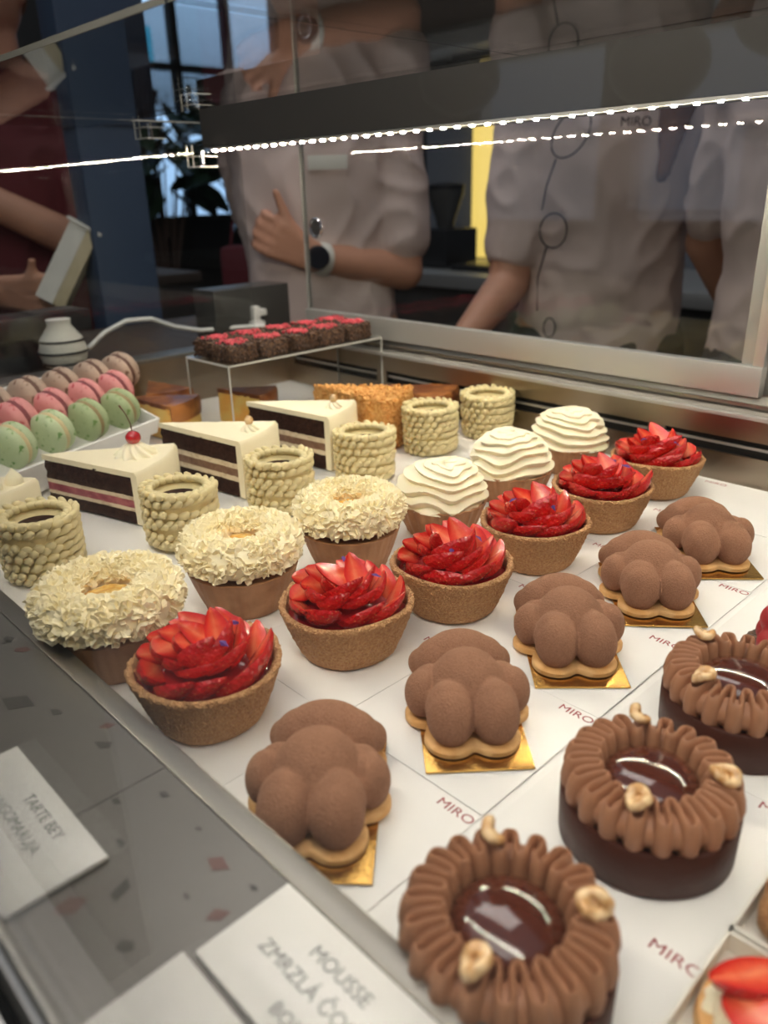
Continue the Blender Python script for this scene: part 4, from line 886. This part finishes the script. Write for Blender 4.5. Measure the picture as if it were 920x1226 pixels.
# items beyond the end glass
t = thing('side_counter', 'dark side counter running past the left end of the case', 'counter', (-1.6, .4, FZ)); b = MB(); b.box(.20, .61, -.7, .45, 0, .955); obj('cabinet_body', b, M['grey_dark'], t, False); b = MB(); b.box(.19, .62, -.71, .46, .955, .99, bev=.003); obj('worktop', b, M['wood'], t)
t = thing('blue_pillar', 'dark blue square pillar behind the end glass', 'pillar', (-1.50, .735, FZ)); t.rotation_euler = (0, 0, .0)
b = MB(); b.box(-.03, .03, -.06, .06, .0, 1.40, bev=.004); obj('shaft', b, M['blue'], t); b = MB(); b.box(-.035, .035, -.07, .10, 1.33, 2.4, bev=.01); obj('upper_cladding', b, M['blue'], t)
t = thing('socket_box', 'dark grey box with a white plug behind the chocolate bites', 'socket box', (-1.10, .74, .0405), .0); b = MB(); b.box(-.03, .03, -.072, .072, 0, .084, bev=.002); obj('housing', b, M['grey_dark'], t); b = MB(); b.box(.03, .045, -.012, .010, .015, .032, bev=.002); b.box(.03, .042, -.008, .004, .032, .055, bev=.002); b.box(.03, .046, .002, .014, .04, .05, bev=.002); obj('plug', b, M['plastic_w'], t)
b = MB(); b.tube([(-1.10, .47, .062), (-1.10, .50, .082), (-1.10, .535, .094), (-1.10, .575, .092), (-1.095, .61, .076), (-1.09, .65, .066), (-1.07, .70, .066), (-1.045, .74, .066)], .0035, 8); tag(obj('power_cable', b, M['plastic_w']), 'white cable arching over the side counter to the plug', 'cable')
t = thing('card_terminal', 'long black payment terminal lying on the side counter', 'payment terminal', (-1.14, .41, .0405), .1); t.rotation_euler = (0, 0, .12); b = MB(); b.box(-.03, .03, -.13, .08, .045, .075, bev=.004); obj('body', b, M['black'], t); b = MB(); b.box(-.015, .015, -.11, .06, 0, .045); obj('stand', b, M['black'], t); b = MB(); b.box(-.022, .022, .0, .07, .0752, .0762); obj('screen', b, M['grey_dark'], t)
t = thing('milk_jug', 'small white striped jug behind the terminal', 'jug', (-1.085, .430, .0405)); t.scale = (1.25,) * 3; b = MB(); b.lathe([(.010, 0), (.022, .008), (.026, .022), (.022, .036), (.012, .050), (.013, .056)], 28); obj('body', b, M['card_w'], t)
b = MB()
for z, rr in ((.010, .0232), (.022, .0265), (.034, .0232)): b.tube([(rr * math.cos(2 * PI * k / 28), rr * math.sin(2 * PI * k / 28), z) for k in range(28)], .0012, 6, True)
obj('stripe', b, M['black'], t)
t = thing('coffee_machine', 'dark coffee machine with a glowing red ring behind the glass', 'coffee machine', (-2.46, .96, .0405), .0)
b = MB(); b.box(-.12, .10, -.20, .17, .0, .36, bev=.01); obj('body', b, M['grey_dark'], t)
b = MB(); b.tube([(.103, .105 + .010 * math.cos(2 * PI * k / 24), .325 + .010 * math.sin(2 * PI * k / 24)) for k in range(24)], .003, 6, True); obj('ring_light', b, M['ring_red'], t)
t = thing('back_cabinet', 'dark cabinet carrying the coffee machine behind the person in maroon', 'cabinet', (-2.46, .96, FZ)); b = MB(); b.box(-.25, .2, -.4, .4, 0, .96); obj('cabinet_body', b, M['wall_d'], t, False); b = MB(); b.box(-.26, .21, -.41, .41, .96, .99, bev=.003); obj('worktop', b, M['wood'], t)
t = thing('shopping_bag', 'maroon bag hanging beside the staff member in the dark', 'bag', (-2.95, 2.03, -.30), .8); b = MB(); b.box(-.11, .11, -.06, .06, 0, .36, bev=.03); obj('bag_body', b, M['maroon'], t); b = MB(); b.tube([(-.07, 0, .35), (-.05, 0, .45), (0, 0, .50), (.05, 0, .45), (.07, 0, .35)], .006, 8); obj('handle', b, M['maroon'], t)
t = thing('bar_stool', 'dark stool standing under the hanging maroon bag', 'stool', (-2.95, 2.03, FZ)); b = MB(); b.lathe([(.001, .60), (.17, .60), (.18, .62), (.17, .648), (.001, .65)], 32, cap0=False, cap1=False); obj('seat', b, M['grey_dark'], t)
for k in range(4): a = PI / 4 + k * PI / 2; b = MB(); b.tube([(.12 * math.cos(a), .12 * math.sin(a), .60), (.17 * math.cos(a), .17 * math.sin(a), 0)], .012, 8); obj('leg', b, M['black'], t)
